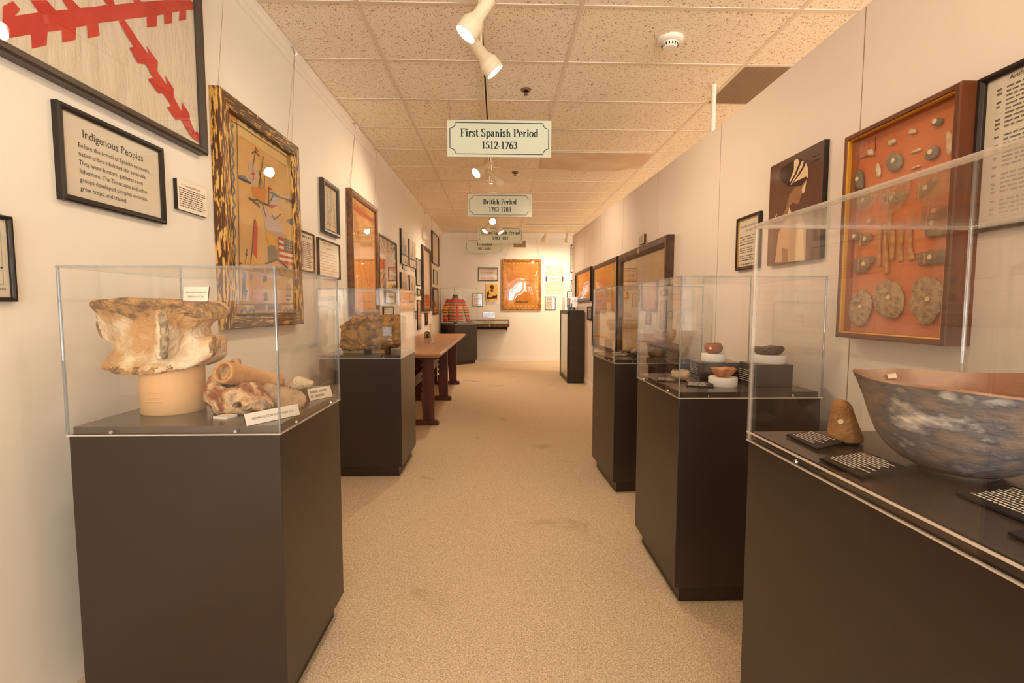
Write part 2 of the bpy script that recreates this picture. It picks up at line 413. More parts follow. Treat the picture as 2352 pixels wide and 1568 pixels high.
TH, TN = .17, .055
def _pen(dx, dy):
    l = math.hypot(dx, dy) or 1
    return TN + (TH - TN) * (abs(dy) / l) ** 1.3
def g_line(*p): return ('l', p)
def g_arc(cx, cy, rx, ry, a0, a1):
    n = max(6, int(abs(a1 - a0) / 15))
    return ('l', tuple((cx + rx * math.cos(math.radians(a0 + (a1 - a0) * i / n)), cy + ry * math.sin(math.radians(a0 + (a1 - a0) * i / n))) for i in range(n + 1)))
def g_v(x, y0, y1): return ('r', (x - TH / 2, x + TH / 2, y0, y1))
def g_h(x0, x1, y, t=TN): return ('r', (x0, x1, y - t / 2, y + t / 2))
def g_s(x, y, w=.36): return ('r', (x - w / 2, x + w / 2, y - .022, y + .022))
def g_t(x, y0, y1): return ('r', (x - .026, x + .026, y0, y1))
S2 = TH / 2
GL = {
 'F': (.66, [g_v(.2, 0, 1), g_s(.2, .022, .4), g_h(.02, .64, .973), g_t(.62, .74, .99), g_h(.2, .46, .5), g_t(.46, .38, .62)]),
 'B': (.74, [g_v(.2, 0, 1), g_h(.02, .4, .973), g_h(.02, .42, .027), g_h(.2, .42, .52), g_arc(.38, .75, .2, .225, -90, 90), g_arc(.4, .275, .24, .25, -90, 90)]),
 'P': (.68, [g_v(.2, 0, 1), g_s(.2, .022, .4), g_h(.02, .4, .973), g_h(.2, .4, .47), g_arc(.38, .72, .22, .25, -90, 90)]),
 'S': (.6, [g_arc(.3, .74, .19, .235, 30, 200), g_line((.12, .66), (.2, .57), (.4, .44), (.48, .34)), g_arc(.29, .26, .2, .235, 20, -160), g_t(.5, .7, .98), g_t(.09, .02, .3)]),
 'T': (.72, [g_v(.36, 0, 1), g_s(.36, .022, .4), g_h(.03, .69, .973), g_t(.055, .72, .99), g_t(.665, .72, .99)]),
 'i': (.32, [g_v(.17, 0, .64), g_s(.16, .022, .32), g_s(.12, .64, .14), ('d', (.17, .87, .1))]),
 'l': (.32, [g_v(.17, 0, 1), g_s(.17, .022, .32), g_s(.12, .98, .14)]),
 'r': (.48, [g_v(.17, 0, .64), g_s(.17, .022, .34), g_s(.12, .64, .14), g_line((.22, .45), (.28, .58), (.36, .62)), ('d', (.39, .57, .085))]),
 's': (.44, [g_arc(.22, .5, .13, .14, 20, 200), g_line((.1, .47), (.18, .37), (.28, .31), (.34, .24)), g_arc(.21, .165, .14, .14, 20, -160), g_t(.36, .45, .65), g_t(.07, .01, .2)]),
 't': (.36, [g_v(.16, .1, .86), g_h(.02, .32, .62), g_line((.16, .12), (.19, .03), (.27, .025), (.33, .09))]),
 'p': (.6, [g_v(.17, -.28, .64), g_s(.17, -.26, .34), g_s(.12, .64, .14), g_arc(.34, .33, .19, .31, 120, -120)]),
 'a': (.52, [g_v(.36, .06, .48), g_arc(.24, .48, .12, .14, 0, 150), ('d', (.12, .49, .08)), g_arc(.24, .19, .15, .17, 60, 310), g_h(.36, .5, .035)]),
 'n': (.6, [g_v(.17, 0, .64), g_s(.17, .022, .32), g_s(.12, .64, .14), g_line((.22, .47), (.3, .59), (.38, .6), (.43, .5)), g_v(.44, 0, .5), g_s(.44, .022, .3)]),
 'h': (.6, [g_v(.17, 0, 1), g_s(.17, .022, .32), g_s(.12, .98, .14), g_line((.22, .47), (.3, .59), (.38, .6), (.43, .5)), g_v(.44, 0, .5), g_s(.44, .022, .3)]),
 'e': (.5, [g_arc(.27, .33, .19, .31, 0, 300), g_h(.1, .47, .35)]),
 'o': (.56, [g_arc(.28, .33, .2, .31, 0, 360)]),
 'c': (.48, [g_arc(.27, .33, .19, .31, 50, 305), ('d', (.38, .52, .08))]),
 'd': (.6, [g_v(.43, 0, 1), g_s(.38, .98, .14), g_s(.49, .022, .16), g_arc(.27, .33, .19, .31, 60, 300)]),
 '1': (.54, [g_v(.28, 0, .97), g_s(.28, .022, .4), g_line((.1, .84), (.2, .9), (.27, .97))]),
 '2': (.54, [g_arc(.26, .73, .18, .23, 170, -20), g_line((.43, .66), (.36, .45), (.08, .06)), ('r', (.06, .46, 0, .14)), g_t(.48, .06, .24)]),
 '3': (.54, [g_arc(.25, .76, .16, .2, 160, -80), g_arc(.25, .3, .19, .26, 90, -160)]),
 '4': (.54, [g_v(.36, 0, .97), g_line((.35, .95), (.04, .34)), ('r', (.03, .52, .26, .36))]),
 '5': (.54, [('r', (.14, .46, .84, .97)), g_line((.15, .9), (.11, .55)), g_arc(.25, .3, .2, .27, 120, -160)]),
 '6': (.54, [g_arc(.27, .29, .19, .27, 0, 360), g_line((.1, .35), (.14, .62), (.25, .85), (.44, .97))]),
 '7': (.54, [('r', (.05, .48, .83, .97)), g_line((.45, .88), (.33, .5), (.2, 0)), g_t(.06, .68, .9)]),
 '8': (.54, [g_arc(.27, .74, .16, .21, 0, 360), g_arc(.27, .27, .19, .25, 0, 360)]),
 '-': (.36, [('r', (.06, .3, .28, .4))]), ' ': (.3, []),
}
def serif(mb, text, xc, y, cap, w=0., mi=0, sx=1.):
    W = sum(GL[c][0] for c in text) * cap * sx; x = xc - W / 2
    for c in text:
        adv, ops = GL[c]
        for op, p in ops:
            if op == 'r': mb.poly([(x + a * cap * sx, y + b * cap) for a, b in ((p[0], p[2]), (p[1], p[2]), (p[1], p[3]), (p[0], p[3]))], w, mi)
            elif op == 'd': mb.poly([(x + (p[0] + p[2] * math.cos(k * PI / 6)) * cap * sx, y + (p[1] + p[2] * math.sin(k * PI / 6)) * cap) for k in range(12)], w, mi)
            else:
                vs = []
                for i, (a, b) in enumerate(p):
                    a0, b0 = p[max(i - 1, 0)]; a1, b1 = p[min(i + 1, len(p) - 1)]
                    dx, dy = a1 - a0, b1 - b0; l = math.hypot(dx, dy) or 1; h = _pen(dx, dy) / 2
                    vs += [(x + (a - dy / l * h) * cap * sx, y + (b + dx / l * h) * cap, w), (x + (a + dy / l * h) * cap * sx, y + (b - dx / l * h) * cap, w)]
                mb.add(vs, [(2 * i, 2 * i + 1, 2 * i + 3, 2 * i + 2) for i in range(len(p) - 1)], mi)
        x += adv * cap * sx

def print_lines(mb, u0, u1, v0, v1, n, w=0., mi=0, fill=.5, ragged=.25, seed=1, skip=()):
    """rows of small printed words too small to read"""
    rn = random.Random(seed); lh = (v1 - v0) / n; sg = 1 if u1 > u0 else -1; W = abs(u1 - u0)
    for i in range(n):
        if i in skip: continue
        y = v1 - (i + .5) * lh; x = 0; end = W * (1 - rn.random() * ragged)
        while x < end:
            l = lh * rn.uniform(.7, 2.6); l = min(l, end - x)
            if l > lh * .2:
                hh = lh * fill / 2 * rn.uniform(.8, 1.1)
                a, b = u0 + sg * x, u0 + sg * (x + l)
                mb.poly([(a, y - hh), (b, y - hh), (b, y + hh), (a, y + hh)], w, mi)
            x += l + lh * .4

ART = {"flag":[[[1.382,1.962],[1.443,2.005],[1.486,2.036],[1.54,2.072],[1.586,2.103],[1.627,2.132],[1.679,2.166],[1.738,2.207],[1.77,2.227],[1.861,2.289],[1.946,2.345],[2.039,2.406],[2.196,2.501],[2.233,2.503],[2.229,2.483],[2.111,2.405],[1.975,2.309],[1.813,2.203],[1.784,2.183],[1.7,2.127],[1.65,2.091],[1.567,2.032],[1.512,1.996],[1.46,1.961],[1.395,1.916],[1.378,1.909]],[[1.46,1.961],[1.512,1.996],[1.507,1.956],[1.46,1.922]],[[1.56,2.03],[1.611,2.066],[1.607,2.025],[1.559,1.991]],[[1.652,2.092],[1.698,2.125],[1.702,2.089],[1.655,2.055]],[[1.925,2.276],[1.981,2.314],[1.977,2.271],[1.924,2.237]],[[2.022,2.343],[2.072,2.379],[2.07,2.337],[2.022,2.305]],[[2.119,2.411],[2.161,2.44],[2.159,2.402],[2.111,2.367]],[[1.384,1.992],[1.413,2.023],[1.432,2.012],[1.413,1.982],[1.382,1.961]],[[1.464,2.056],[1.515,2.087],[1.543,2.074],[1.486,2.036]],[[1.566,2.119],[1.602,2.141],[1.631,2.133],[1.586,2.103]],[[1.724,2.215],[1.766,2.24],[1.772,2.228],[1.741,2.209]],[[1.857,2.295],[1.892,2.317],[1.905,2.317],[1.864,2.289]],[[1.784,2.183],[1.814,2.155],[1.85,2.13],[1.829,2.116],[1.866,2.08],[1.905,2.097],[1.942,2.064],[1.914,2.046],[1.966,2.017],[1.992,2.029],[2.039,1.999],[2.012,1.983],[2.06,1.953],[2.092,1.967],[2.148,1.924],[2.161,1.916],[2.217,1.913],[2.218,1.94],[2.198,1.957],[2.184,1.945],[2.153,1.988],[2.151,2.013],[2.104,2.042],[2.103,2.008],[2.095,2.006],[2.054,2.042],[2.057,2.075],[2.009,2.105],[2.018,2.074],[2.009,2.074],[1.966,2.1],[1.972,2.137],[1.912,2.168],[1.927,2.138],[1.877,2.163],[1.813,2.202]]],
"tap":{"inner":[[2.465,2.176],[3.213,2.177],[3.156,1.136],[2.425,1.13]],
"lines":[[[2.46,2.1],[2.515,2.107],[2.77,2.109],[3.209,2.115]],[[2.52,2.176],[2.513,1.968],[2.499,1.622]],[[2.506,1.728],[2.481,1.208],[2.477,1.152]],[[3.158,2.171],[3.14,1.734]],[[3.141,1.752],[3.106,1.148]],[[2.431,1.205],[2.591,1.208],[3.161,1.213]],[[2.48,1.14],[2.785,1.141],[3.156,1.145]]],
"wtop":[[2.527,2.156],[2.568,2.136],[2.59,2.154],[2.629,2.126],[2.658,2.151],[2.698,2.127],[2.729,2.153],[2.762,2.125],[2.789,2.154],[2.828,2.128],[2.851,2.154],[2.893,2.129],[2.917,2.155],[2.961,2.139],[2.98,2.158],[3.02,2.136],[3.046,2.161],[3.088,2.133],[3.109,2.159],[3.146,2.139]],
"wleft":[[2.485,2.092],[2.465,2.058],[2.476,2.023],[2.462,1.987],[2.478,1.957],[2.462,1.926],[2.477,1.895],[2.457,1.863],[2.475,1.828],[2.456,1.796],[2.473,1.765],[2.448,1.728],[2.471,1.698],[2.451,1.667],[2.467,1.634],[2.47,1.644],[2.451,1.6],[2.468,1.562],[2.447,1.514],[2.464,1.476],[2.446,1.425],[2.461,1.372],[2.442,1.33],[2.457,1.294],[2.435,1.262],[2.453,1.23],[2.437,1.212]],
"wright":[[3.173,2.091],[3.194,2.056],[3.167,2.003],[3.187,1.963],[3.16,1.91],[3.184,1.87],[3.156,1.818],[3.178,1.776],[3.159,1.813],[3.177,1.758],[3.148,1.696],[3.171,1.641],[3.146,1.58],[3.169,1.525],[3.145,1.464],[3.163,1.372],[3.134,1.312],[3.157,1.254]],
"corner":[[[2.464,2.158],[2.509,2.161],[2.507,2.116],[2.462,2.105]],[[3.161,2.17],[3.209,2.173],[3.205,2.117],[3.158,2.115]],[[2.433,1.198],[2.474,1.198],[2.472,1.148],[2.429,1.148]],[[3.115,1.201],[3.16,1.201],[3.157,1.151],[3.112,1.148]]],
"sail":[[[2.611,1.948],[2.639,1.959],[2.671,1.941],[2.708,1.933],[2.699,1.867],[2.673,1.836],[2.636,1.851],[2.616,1.884]],[[2.896,1.857],[2.935,1.842],[2.954,1.788],[2.83,1.778]]],
"sail2":[[[2.735,1.748],[2.786,1.753],[2.826,1.72],[2.926,1.724],[2.988,1.68],[3.002,1.617],[2.918,1.61],[2.777,1.62],[2.761,1.683]]],
"red":[[[2.688,2.055],[2.73,2.034],[2.691,2.029]],[[2.661,1.67],[2.687,1.63],[2.674,1.521],[2.665,1.451],[2.628,1.476],[2.633,1.564]],[[2.819,1.77],[2.943,1.796],[2.85,1.756]],[[2.826,1.874],[2.875,1.868],[2.825,1.853]],[[2.656,1.928],[2.665,1.93],[2.666,1.868],[2.651,1.864]],[[2.635,1.901],[2.678,1.907],[2.677,1.9],[2.635,1.891]]],
"yellow":[[[2.679,1.521],[2.69,1.429],[2.606,1.416],[2.628,1.476],[2.66,1.45]],[[2.501,1.43],[2.764,1.435],[2.516,1.413]],[[2.781,1.61],[2.862,1.607],[2.902,1.549],[2.803,1.547],[2.784,1.575]]],
"hull":[[[2.639,1.828],[2.794,1.861],[2.796,1.821],[2.777,1.772],[2.707,1.781],[2.655,1.779]]],
"grey":[[[2.792,1.535],[2.869,1.556],[2.912,1.518],[2.896,1.463],[2.797,1.454]]],
"mast":[[[2.691,2.029],[2.656,1.937]],[[2.647,2.001],[2.686,2.025],[2.734,2.013]],[[2.775,2.026],[2.712,1.846]],[[2.739,1.941],[2.722,1.843]],[[2.783,1.923],[2.773,1.856]],[[2.826,1.869],[2.818,1.76]],[[2.89,1.853],[2.819,1.775]],[[2.746,1.76],[2.782,1.692]],[[2.718,1.936],[2.762,1.853]],[[2.848,1.73],[2.879,1.699],[2.963,1.746]],[[2.651,1.658],[2.622,1.514],[2.597,1.42]],[[2.566,1.493],[2.543,1.415]],[[2.546,1.467],[2.572,1.461]]],
"sea":[[[2.603,1.76],[2.648,1.759],[2.687,1.772],[2.746,1.765],[2.808,1.768]],[[2.648,1.751],[2.695,1.749],[2.714,1.736]],[[2.753,1.434],[2.829,1.452],[2.897,1.474],[2.99,1.45],[3.038,1.432]],[[2.513,1.842],[2.564,1.842],[2.627,1.844]]],
"coast":[[[2.514,1.856],[2.575,1.868],[2.627,1.844],[2.514,1.838]],[[2.803,1.843],[2.879,1.856],[2.97,1.85],[3.147,1.867],[3.171,1.832],[3.068,1.85],[2.934,1.837]],[[3.034,1.727],[3.125,1.749],[3.163,1.721],[3.096,1.704]]],
"us":[[2.924,1.608],[3.117,1.633],[3.117,1.456],[2.907,1.448]],
"pink":[[[2.666,1.333],[2.714,1.31],[2.728,1.22],[2.629,1.218],[2.634,1.292]],[[2.597,1.291],[2.623,1.272],[2.61,1.218],[2.574,1.232]]],
"navy":[[[2.723,1.361],[2.759,1.369],[2.767,1.338],[2.73,1.326]],[[2.721,1.27],[2.763,1.277],[2.77,1.23],[2.728,1.225]],[[2.491,1.42],[2.516,1.413],[2.49,1.406]]],
"plants":[[[2.514,1.385],[2.537,1.335],[2.503,1.217]],[[2.558,1.384],[2.518,1.315],[2.52,1.217]],[[2.509,1.315],[2.551,1.279],[2.537,1.217]],[[2.604,1.397],[2.62,1.355],[2.59,1.329]],[[2.547,1.355],[2.593,1.372],[2.621,1.369]],[[2.498,1.268],[2.534,1.288],[2.568,1.275]]],
"orange":[[[2.861,1.29],[2.896,1.297],[2.896,1.222],[2.857,1.226]]],
"seal":[[[2.994,1.342],[3.089,1.339],[3.088,1.224],[2.974,1.222]]],
"waves2":[[[2.486,1.164],[2.522,1.184],[2.551,1.16],[2.589,1.184],[2.62,1.162]],[[2.963,1.164],[3.002,1.183],[3.032,1.161],[3.065,1.181],[3.096,1.16]]]},"photo":{"wrap":[[2.23,1.855],[2.166,1.857],[2.128,1.834],[2.088,1.787],[2.089,1.756],[2.097,1.747],[2.116,1.74],[2.134,1.728],[2.222,1.746],[2.282,1.782],[2.315,1.825],[2.287,1.851]],
"streak":[[[2.195,1.853],[2.169,1.856],[2.154,1.837],[2.184,1.794],[2.217,1.765],[2.224,1.767],[2.193,1.816]],[[2.138,1.834],[2.122,1.832],[2.133,1.807],[2.183,1.769],[2.209,1.751],[2.216,1.753],[2.171,1.79]],[[2.088,1.787],[2.091,1.749],[2.104,1.76],[2.182,1.757],[2.195,1.756],[2.144,1.783],[2.12,1.804],[2.108,1.82]]],
"face":[[2.134,1.728],[2.097,1.747],[2.106,1.706],[2.112,1.692],[2.128,1.691],[2.131,1.68],[2.14,1.674],[2.142,1.655],[2.165,1.654],[2.189,1.669],[2.216,1.654],[2.207,1.623],[2.271,1.623],[2.244,1.651],[2.22,1.708],[2.18,1.732]],
"hi":[[[2.099,1.743],[2.106,1.706],[2.112,1.692],[2.125,1.695],[2.13,1.712],[2.115,1.728]],[[2.216,1.654],[2.2,1.624],[2.228,1.623]],[[2.317,1.642],[2.311,1.639],[2.331,1.621],[2.338,1.622]]],
"robe":[[2.296,1.545],[2.268,1.58],[2.213,1.612],[2.132,1.601],[2.104,1.568],[2.089,1.53],[2.083,1.397],[2.199,1.401],[2.317,1.409]],
"fold":[[[2.153,1.576],[2.109,1.549],[2.093,1.404],[2.158,1.402],[2.154,1.54]],[[2.261,1.472],[2.217,1.462],[2.213,1.403],[2.256,1.405]]]},"sb":{"white_bead":[[[1.724,1.752],[1.706,1.749],[1.699,1.726],[1.717,1.727]],[[1.635,1.755],[1.61,1.752],[1.609,1.738],[1.632,1.734]],[[1.554,1.76],[1.541,1.76],[1.529,1.751],[1.53,1.741],[1.556,1.744]]],
"point":[[[1.681,1.696],[1.67,1.68],[1.666,1.655],[1.672,1.64],[1.684,1.651],[1.69,1.671],[1.688,1.688]],[[1.42,1.713],[1.408,1.7],[1.399,1.673],[1.402,1.649],[1.411,1.633],[1.419,1.642],[1.423,1.676],[1.426,1.704]]],
"tube":[[[1.55,1.69],[1.517,1.692],[1.509,1.686],[1.513,1.681],[1.545,1.683]],[[1.55,1.636],[1.51,1.639],[1.508,1.633],[1.548,1.632]]],
"disc":[[[1.604,1.707],[1.582,1.693],[1.572,1.674],[1.576,1.653],[1.592,1.641],[1.613,1.642],[1.632,1.657],[1.64,1.677],[1.635,1.698],[1.621,1.708]],[[1.454,1.681],[1.443,1.67],[1.443,1.652],[1.457,1.639],[1.474,1.639],[1.487,1.649],[1.486,1.666],[1.474,1.677]],[[1.453,1.76],[1.438,1.753],[1.435,1.744],[1.446,1.734],[1.457,1.734],[1.471,1.742],[1.467,1.752]]],
"plummet":[[[1.763,1.696],[1.75,1.687],[1.741,1.66],[1.739,1.617],[1.762,1.62],[1.785,1.63],[1.788,1.663],[1.78,1.686]]],
"bone":[[[1.659,1.499],[1.646,1.493],[1.648,1.416],[1.645,1.331],[1.66,1.333],[1.658,1.417]],[[1.635,1.479],[1.625,1.474],[1.623,1.412],[1.611,1.365],[1.609,1.307],[1.623,1.299],[1.627,1.355],[1.634,1.414]],[[1.624,1.527],[1.607,1.518],[1.609,1.478],[1.594,1.472],[1.589,1.423],[1.588,1.347],[1.605,1.349],[1.611,1.411],[1.625,1.474]],[[1.573,1.492],[1.562,1.49],[1.557,1.418],[1.561,1.386],[1.554,1.342],[1.571,1.338],[1.573,1.391],[1.572,1.442]],[[1.531,1.494],[1.508,1.487],[1.517,1.462],[1.524,1.442],[1.522,1.384],[1.506,1.343],[1.529,1.336],[1.536,1.372],[1.538,1.452]]],
"sherd":[[[1.782,1.584],[1.734,1.605],[1.69,1.583],[1.704,1.567],[1.735,1.545],[1.768,1.543]],[[1.659,1.572],[1.615,1.574],[1.551,1.563],[1.554,1.542],[1.585,1.534],[1.618,1.541]],[[1.517,1.558],[1.47,1.578],[1.443,1.584],[1.453,1.563],[1.479,1.542],[1.494,1.528]],[[1.784,1.442],[1.775,1.47],[1.758,1.471],[1.75,1.446],[1.772,1.434]],[[1.749,1.462],[1.697,1.458],[1.683,1.44],[1.715,1.416],[1.731,1.41],[1.744,1.428]],[[1.768,1.373],[1.715,1.376],[1.665,1.373],[1.679,1.344],[1.709,1.318],[1.764,1.314]],[[1.474,1.434],[1.392,1.424],[1.393,1.405],[1.438,1.403],[1.47,1.407]],[[1.507,1.361],[1.483,1.365],[1.388,1.364],[1.389,1.325],[1.433,1.321],[1.488,1.32]],[[1.722,1.51],[1.69,1.512],[1.674,1.494],[1.693,1.481],[1.72,1.486]],[[1.493,1.504],[1.426,1.5],[1.393,1.487],[1.395,1.461],[1.461,1.456],[1.486,1.464]]],
"stone":[[[1.702,1.261],[1.695,1.241],[1.674,1.23],[1.668,1.192],[1.677,1.168],[1.696,1.131],[1.733,1.119],[1.769,1.137],[1.782,1.171],[1.78,1.205],[1.764,1.238],[1.732,1.256]],[[1.603,1.288],[1.567,1.275],[1.545,1.251],[1.534,1.218],[1.538,1.184],[1.559,1.158],[1.586,1.15],[1.621,1.161],[1.655,1.184],[1.67,1.216],[1.664,1.244],[1.653,1.267]],[[1.462,1.29],[1.426,1.283],[1.406,1.263],[1.389,1.229],[1.39,1.205],[1.401,1.185],[1.428,1.144],[1.471,1.133],[1.485,1.16],[1.512,1.185],[1.516,1.206],[1.509,1.225],[1.511,1.254],[1.494,1.281]]]},"vert":[[-1.2367,1.2022],[-1.2217,1.209],[-1.1629,1.2145],[-1.0828,1.2179],[-1.0027,1.2147],[-0.936,1.208],[-0.9121,1.2012],[-0.8965,1.189],[-0.8872,1.174],[-0.8912,1.1548],[-0.9116,1.1507],[-0.9308,1.1411],[-0.941,1.1247],[-0.9404,1.1055],[-0.9288,1.0944],[-0.9165,1.0972],[-0.9,1.1041],[-0.8893,1.1013],[-0.8856,1.0806],[-0.8886,1.053],[-0.9003,1.0309],[-0.9227,1.0144],[-0.9585,1.0006],[-1.013,0.993],[-1.0672,0.9892],[-1.1211,0.9899],[-1.1747,0.9942],[-1.2119,1.0018],[-1.2241,1.0137],[-1.2104,1.0288],[-1.1959,1.048],[-1.1937,1.0645],[-1.1998,1.0755],[-1.2157,1.0783],[-1.2389,1.092],[-1.2527,1.1084],[-1.2586,1.1302],[-1.2533,1.1438],[-1.2407,1.1547],[-1.2357,1.1738],[-1.2374,1.19]],
"ridge":[[-1.0339,1.181],[-1.0222,1.1836],[-1.01,1.1692],[-1.0006,1.1509],[-0.994,1.1272],[-1.0009,1.0903],[-1.0105,1.0533],[-1.0165,1.0347],[-1.0297,1.0307],[-1.0382,1.0427],[-1.0511,1.0692],[-1.0472,1.0956],[-1.0312,1.1325],[-1.0337,1.1587]],
"lump":[[-0.9155,0.9142],[-0.9133,0.9417],[-0.9065,0.9671],[-0.8942,0.9867],[-0.8799,1.0091],[-0.866,1.0237],[-0.8564,1.0252],[-0.851,1.0168],[-0.8383,1.0002],[-0.8163,0.9766],[-0.8011,0.9736],[-0.7821,0.9687],[-0.758,0.945],[-0.749,0.9293],[-0.7381,0.9115],[-0.7254,0.8877],[-0.7197,0.8758],[-0.7222,0.8679],[-0.7438,0.8591],[-0.775,0.8503],[-0.8021,0.8465],[-0.8447,0.8412],[-0.8618,0.8448],[-0.8787,0.8548],[-0.8969,0.8787],[-0.9115,0.8945]],
"tooth":[[-0.8003,0.9361],[-0.7679,0.9391],[-0.7276,0.9317],[-0.6832,0.9232],[-0.6551,0.9106],[-0.6392,0.896],[-0.6345,0.8835],[-0.6401,0.8668],[-0.6547,0.8543],[-0.6813,0.8513],[-0.7097,0.8567],[-0.7398,0.8694],[-0.7636,0.8861],[-0.7793,0.9028]],
"shell":[[-0.77,0.9065],[-0.7607,0.92],[-0.747,0.9357],[-0.7292,0.9413],[-0.707,0.9424],[-0.6918,0.9333],[-0.6743,0.9265],[-0.6702,0.9151],[-0.6793,0.9039],[-0.6818,0.8971],[-0.704,0.8949],[-0.7264,0.8859],[-0.7484,0.8906],[-0.766,0.8952]],
"rock":[[-1.1449,1.0573],[-1.1286,1.0716],[-1.0903,1.0906],[-1.0425,1.1192],[-0.9951,1.124],[-0.9384,1.1259],[-0.8815,1.1288],[-0.8057,1.1288],[-0.7489,1.1241],[-0.7206,1.1145],[-0.7144,1.0189],[-0.7187,0.9229],[-0.7524,0.9037],[-0.8096,0.899],[-0.8671,0.8798],[-1.0382,0.8772],[-1.1234,0.8851],[-1.1467,0.9043]],
"redge":[[-0.9699,1.1729],[-0.961,1.1823],[-0.9504,1.17],[-0.9484,1.131],[-0.9486,1.0963],[-0.9532,1.0615],[-0.957,1.0445],[-0.9655,1.0403],[-0.9712,1.0515],[-0.9705,1.0764],[-0.9669,1.1013],[-0.9683,1.131],[-0.9701,1.1532]],
"redge2":[[-0.9926,1.1814],[-0.9813,1.1839],[-0.9696,1.1701],[-0.9606,1.1524],[-0.9567,1.1297],[-0.9629,1.0943],[-0.97,1.0587],[-0.9759,1.0396],[-0.9886,1.0358],[-0.9954,1.0486],[-0.9966,1.074],[-0.9934,1.0994],[-0.9911,1.1348],[-0.9929,1.16]]}
WPK, TE1, TE2, SKYU, SKYL, SUN, EXPO = 46., 20., 42., 6., 20., 0., 0.03
# ================================================================== the room
Y0, Y1, XR = -5.2, 10.8, 5.2
m = MB(); m.box(-1.6, XR + .2, Y0 - .2, Y1 + .3, -.12, 0); struct(m.build('floor', CARPET))
m = MB(); m.box(-1.6, XR + .2, Y0 - .2, Y1 + .3, CEIL, CEIL + .1); struct(m.build('ceiling', TILE))
m = MB(LW); m.box(Y0 - .2, Y1 + .2, 0, CEIL, -.14, 0); struct(m.build('wall_left', WALL))
m = MB(); m.box(-1.45, XR + .2, Y1, Y1 + .15, 0, CEIL); struct(m.build('wall_far', WALL))
m = MB(); m.box(XR, XR + .15, Y0 - .2, Y1 + .1, 0, CEIL); struct(m.build('wall_right', WALL))
# shop front behind the camera: low wall, header, piers and three panes
m = MB()
m.box(-1.5, XR + .1, Y0 - .15, Y0, 0, .45); m.box(-1.5, XR + .1, Y0 - .15, Y0, 2.5, CEIL)
wins = [(-1.2, .55), (.8, 2.6), (2.85, 4.9)]
for a, b in ((-1.5, -1.2), (.55, .8), (2.6, 2.85), (4.9, XR + .1)): m.box(a, b, Y0 - .15, Y0, .45, 2.5)
struct(m.build('wall_back', WALL))
for i, (a, b) in enumerate(wins):
    f = MB()
    for x in (a, b - .05, (a + b) / 2 - .025): f.box(x, x + .05, Y0 - .1, Y0 - .03, .45, 2.5)
    for z in (.45, 2.45): f.box(a, b, Y0 - .1, Y0 - .03, z, z + .05)
    fo = struct(f.build('window_%d' % (i + 1), TRIM))
    g = MB(); g.box(a + .05, b - .05, Y0 - .07, Y0 - .064, .5, 2.45); g.build('window_pane', WGLASS, fo)
# ceiling grid
m = MB()
for k in range(0, 6):
    x = -.7615 + 1.2192 * k
    if x < XR: m.box(x - .012, x + .012, Y0, Y1, CEIL - .004, CEIL)
k = -13
while True:
    y = 2.7516 + .6096 * k
    if y > Y1: break
    if y > Y0: m.box(-1.32, XR, y - .012, y + .012, CEIL - .0035, CEIL)
    k += 1
m.box(-1.345, -1.30, Y0, Y1 - .0, CEIL - .004, CEIL); m.box(-1.3, XR, Y1 - .03, Y1, CEIL - .004, CEIL)
struct(m.build('trim_1', GRID))
# picture rail under the ceiling
def rail(T, u0, u1):
    prof = [(0, 2.735), (.012, 2.742), (.016, 2.762), (.028, 2.772), (.03, 2.786), (.022, 2.796), (.026, 2.812), (.034, 2.818), (.034, 2.834), (0, 2.834)]
    mb = MB(T); n = len(prof)
    mb.add([(u0, z, w) for w, z in prof] + [(u1, z, w) for w, z in prof], [(i, (i + 1) % n, n + (i + 1) % n, n + i) for i in range(n)] + [tuple(range(n)), tuple(reversed(range(n, 2 * n)))])
    return mb
struct(rail(LW, Y0, Y1 - .0).build('trim_2', TRIM)); struct(rail(FWL, -1.25, XR).build('trim_3', TRIM))
def base(T, u0, u1):
    mb = MB(T); mb.prism([(u0, 0), (u1, 0), (u1, .075), (u0, .075)], 0, .012); mb.prism([(u0, .075), (u1, .075), (u1, .085), (u0, .085)], 0, .007); return mb
struct(base(LW, 2.2, Y1).build('baseboard_left', TRIM)); struct(base(FWL, -1.25, XR).build('baseboard_far', TRIM))

# partition of tall panels on the right
PE = 8.92
def ptop(y): return 2.305 if y < 3 else 2.305 + (y - 3) / 6.2 * .213
def RW(u, v, w): return (1.36 - w, -u, v)                     # partition, u = minus the distance down the room
seams = [-.5, .66, 1.826, 2.986, 4.15, 5.3, 6.47, 7.63, PE]
m = MB()
for a, b in zip(seams, seams[1:]):
    a += .002; b -= .002
    x0, x1 = 1.36, 1.41
    vs = [(x0, a, 0), (x1, a, 0), (x1, b, 0), (x0, b, 0), (x0, a, ptop(a)), (x1, a, ptop(a)), (x1, b, ptop(b)), (x0, b, ptop(b))]
    m.add(vs, [(0, 1, 2, 3), (4, 5, 6, 7), (0, 1, 5, 4), (1, 2, 6, 5), (2, 3, 7, 6), (3, 0, 4, 7)])
pw = struct(m.build('wall_partition', PANEL)); pw['kind'] = 'structure'
m = MB()
for s_ in seams[1:-1]: m.box(1.3595, 1.409, s_ - .0018, s_ + .0018, .09, ptop(s_) - .003)
struct(m.build('trim_4', mat('seam_strip_metal', (168, 140, 122), rough=.35, metal=.5)))
struct(base(RW, -PE, .5).build('baseboard_right', TRIM))

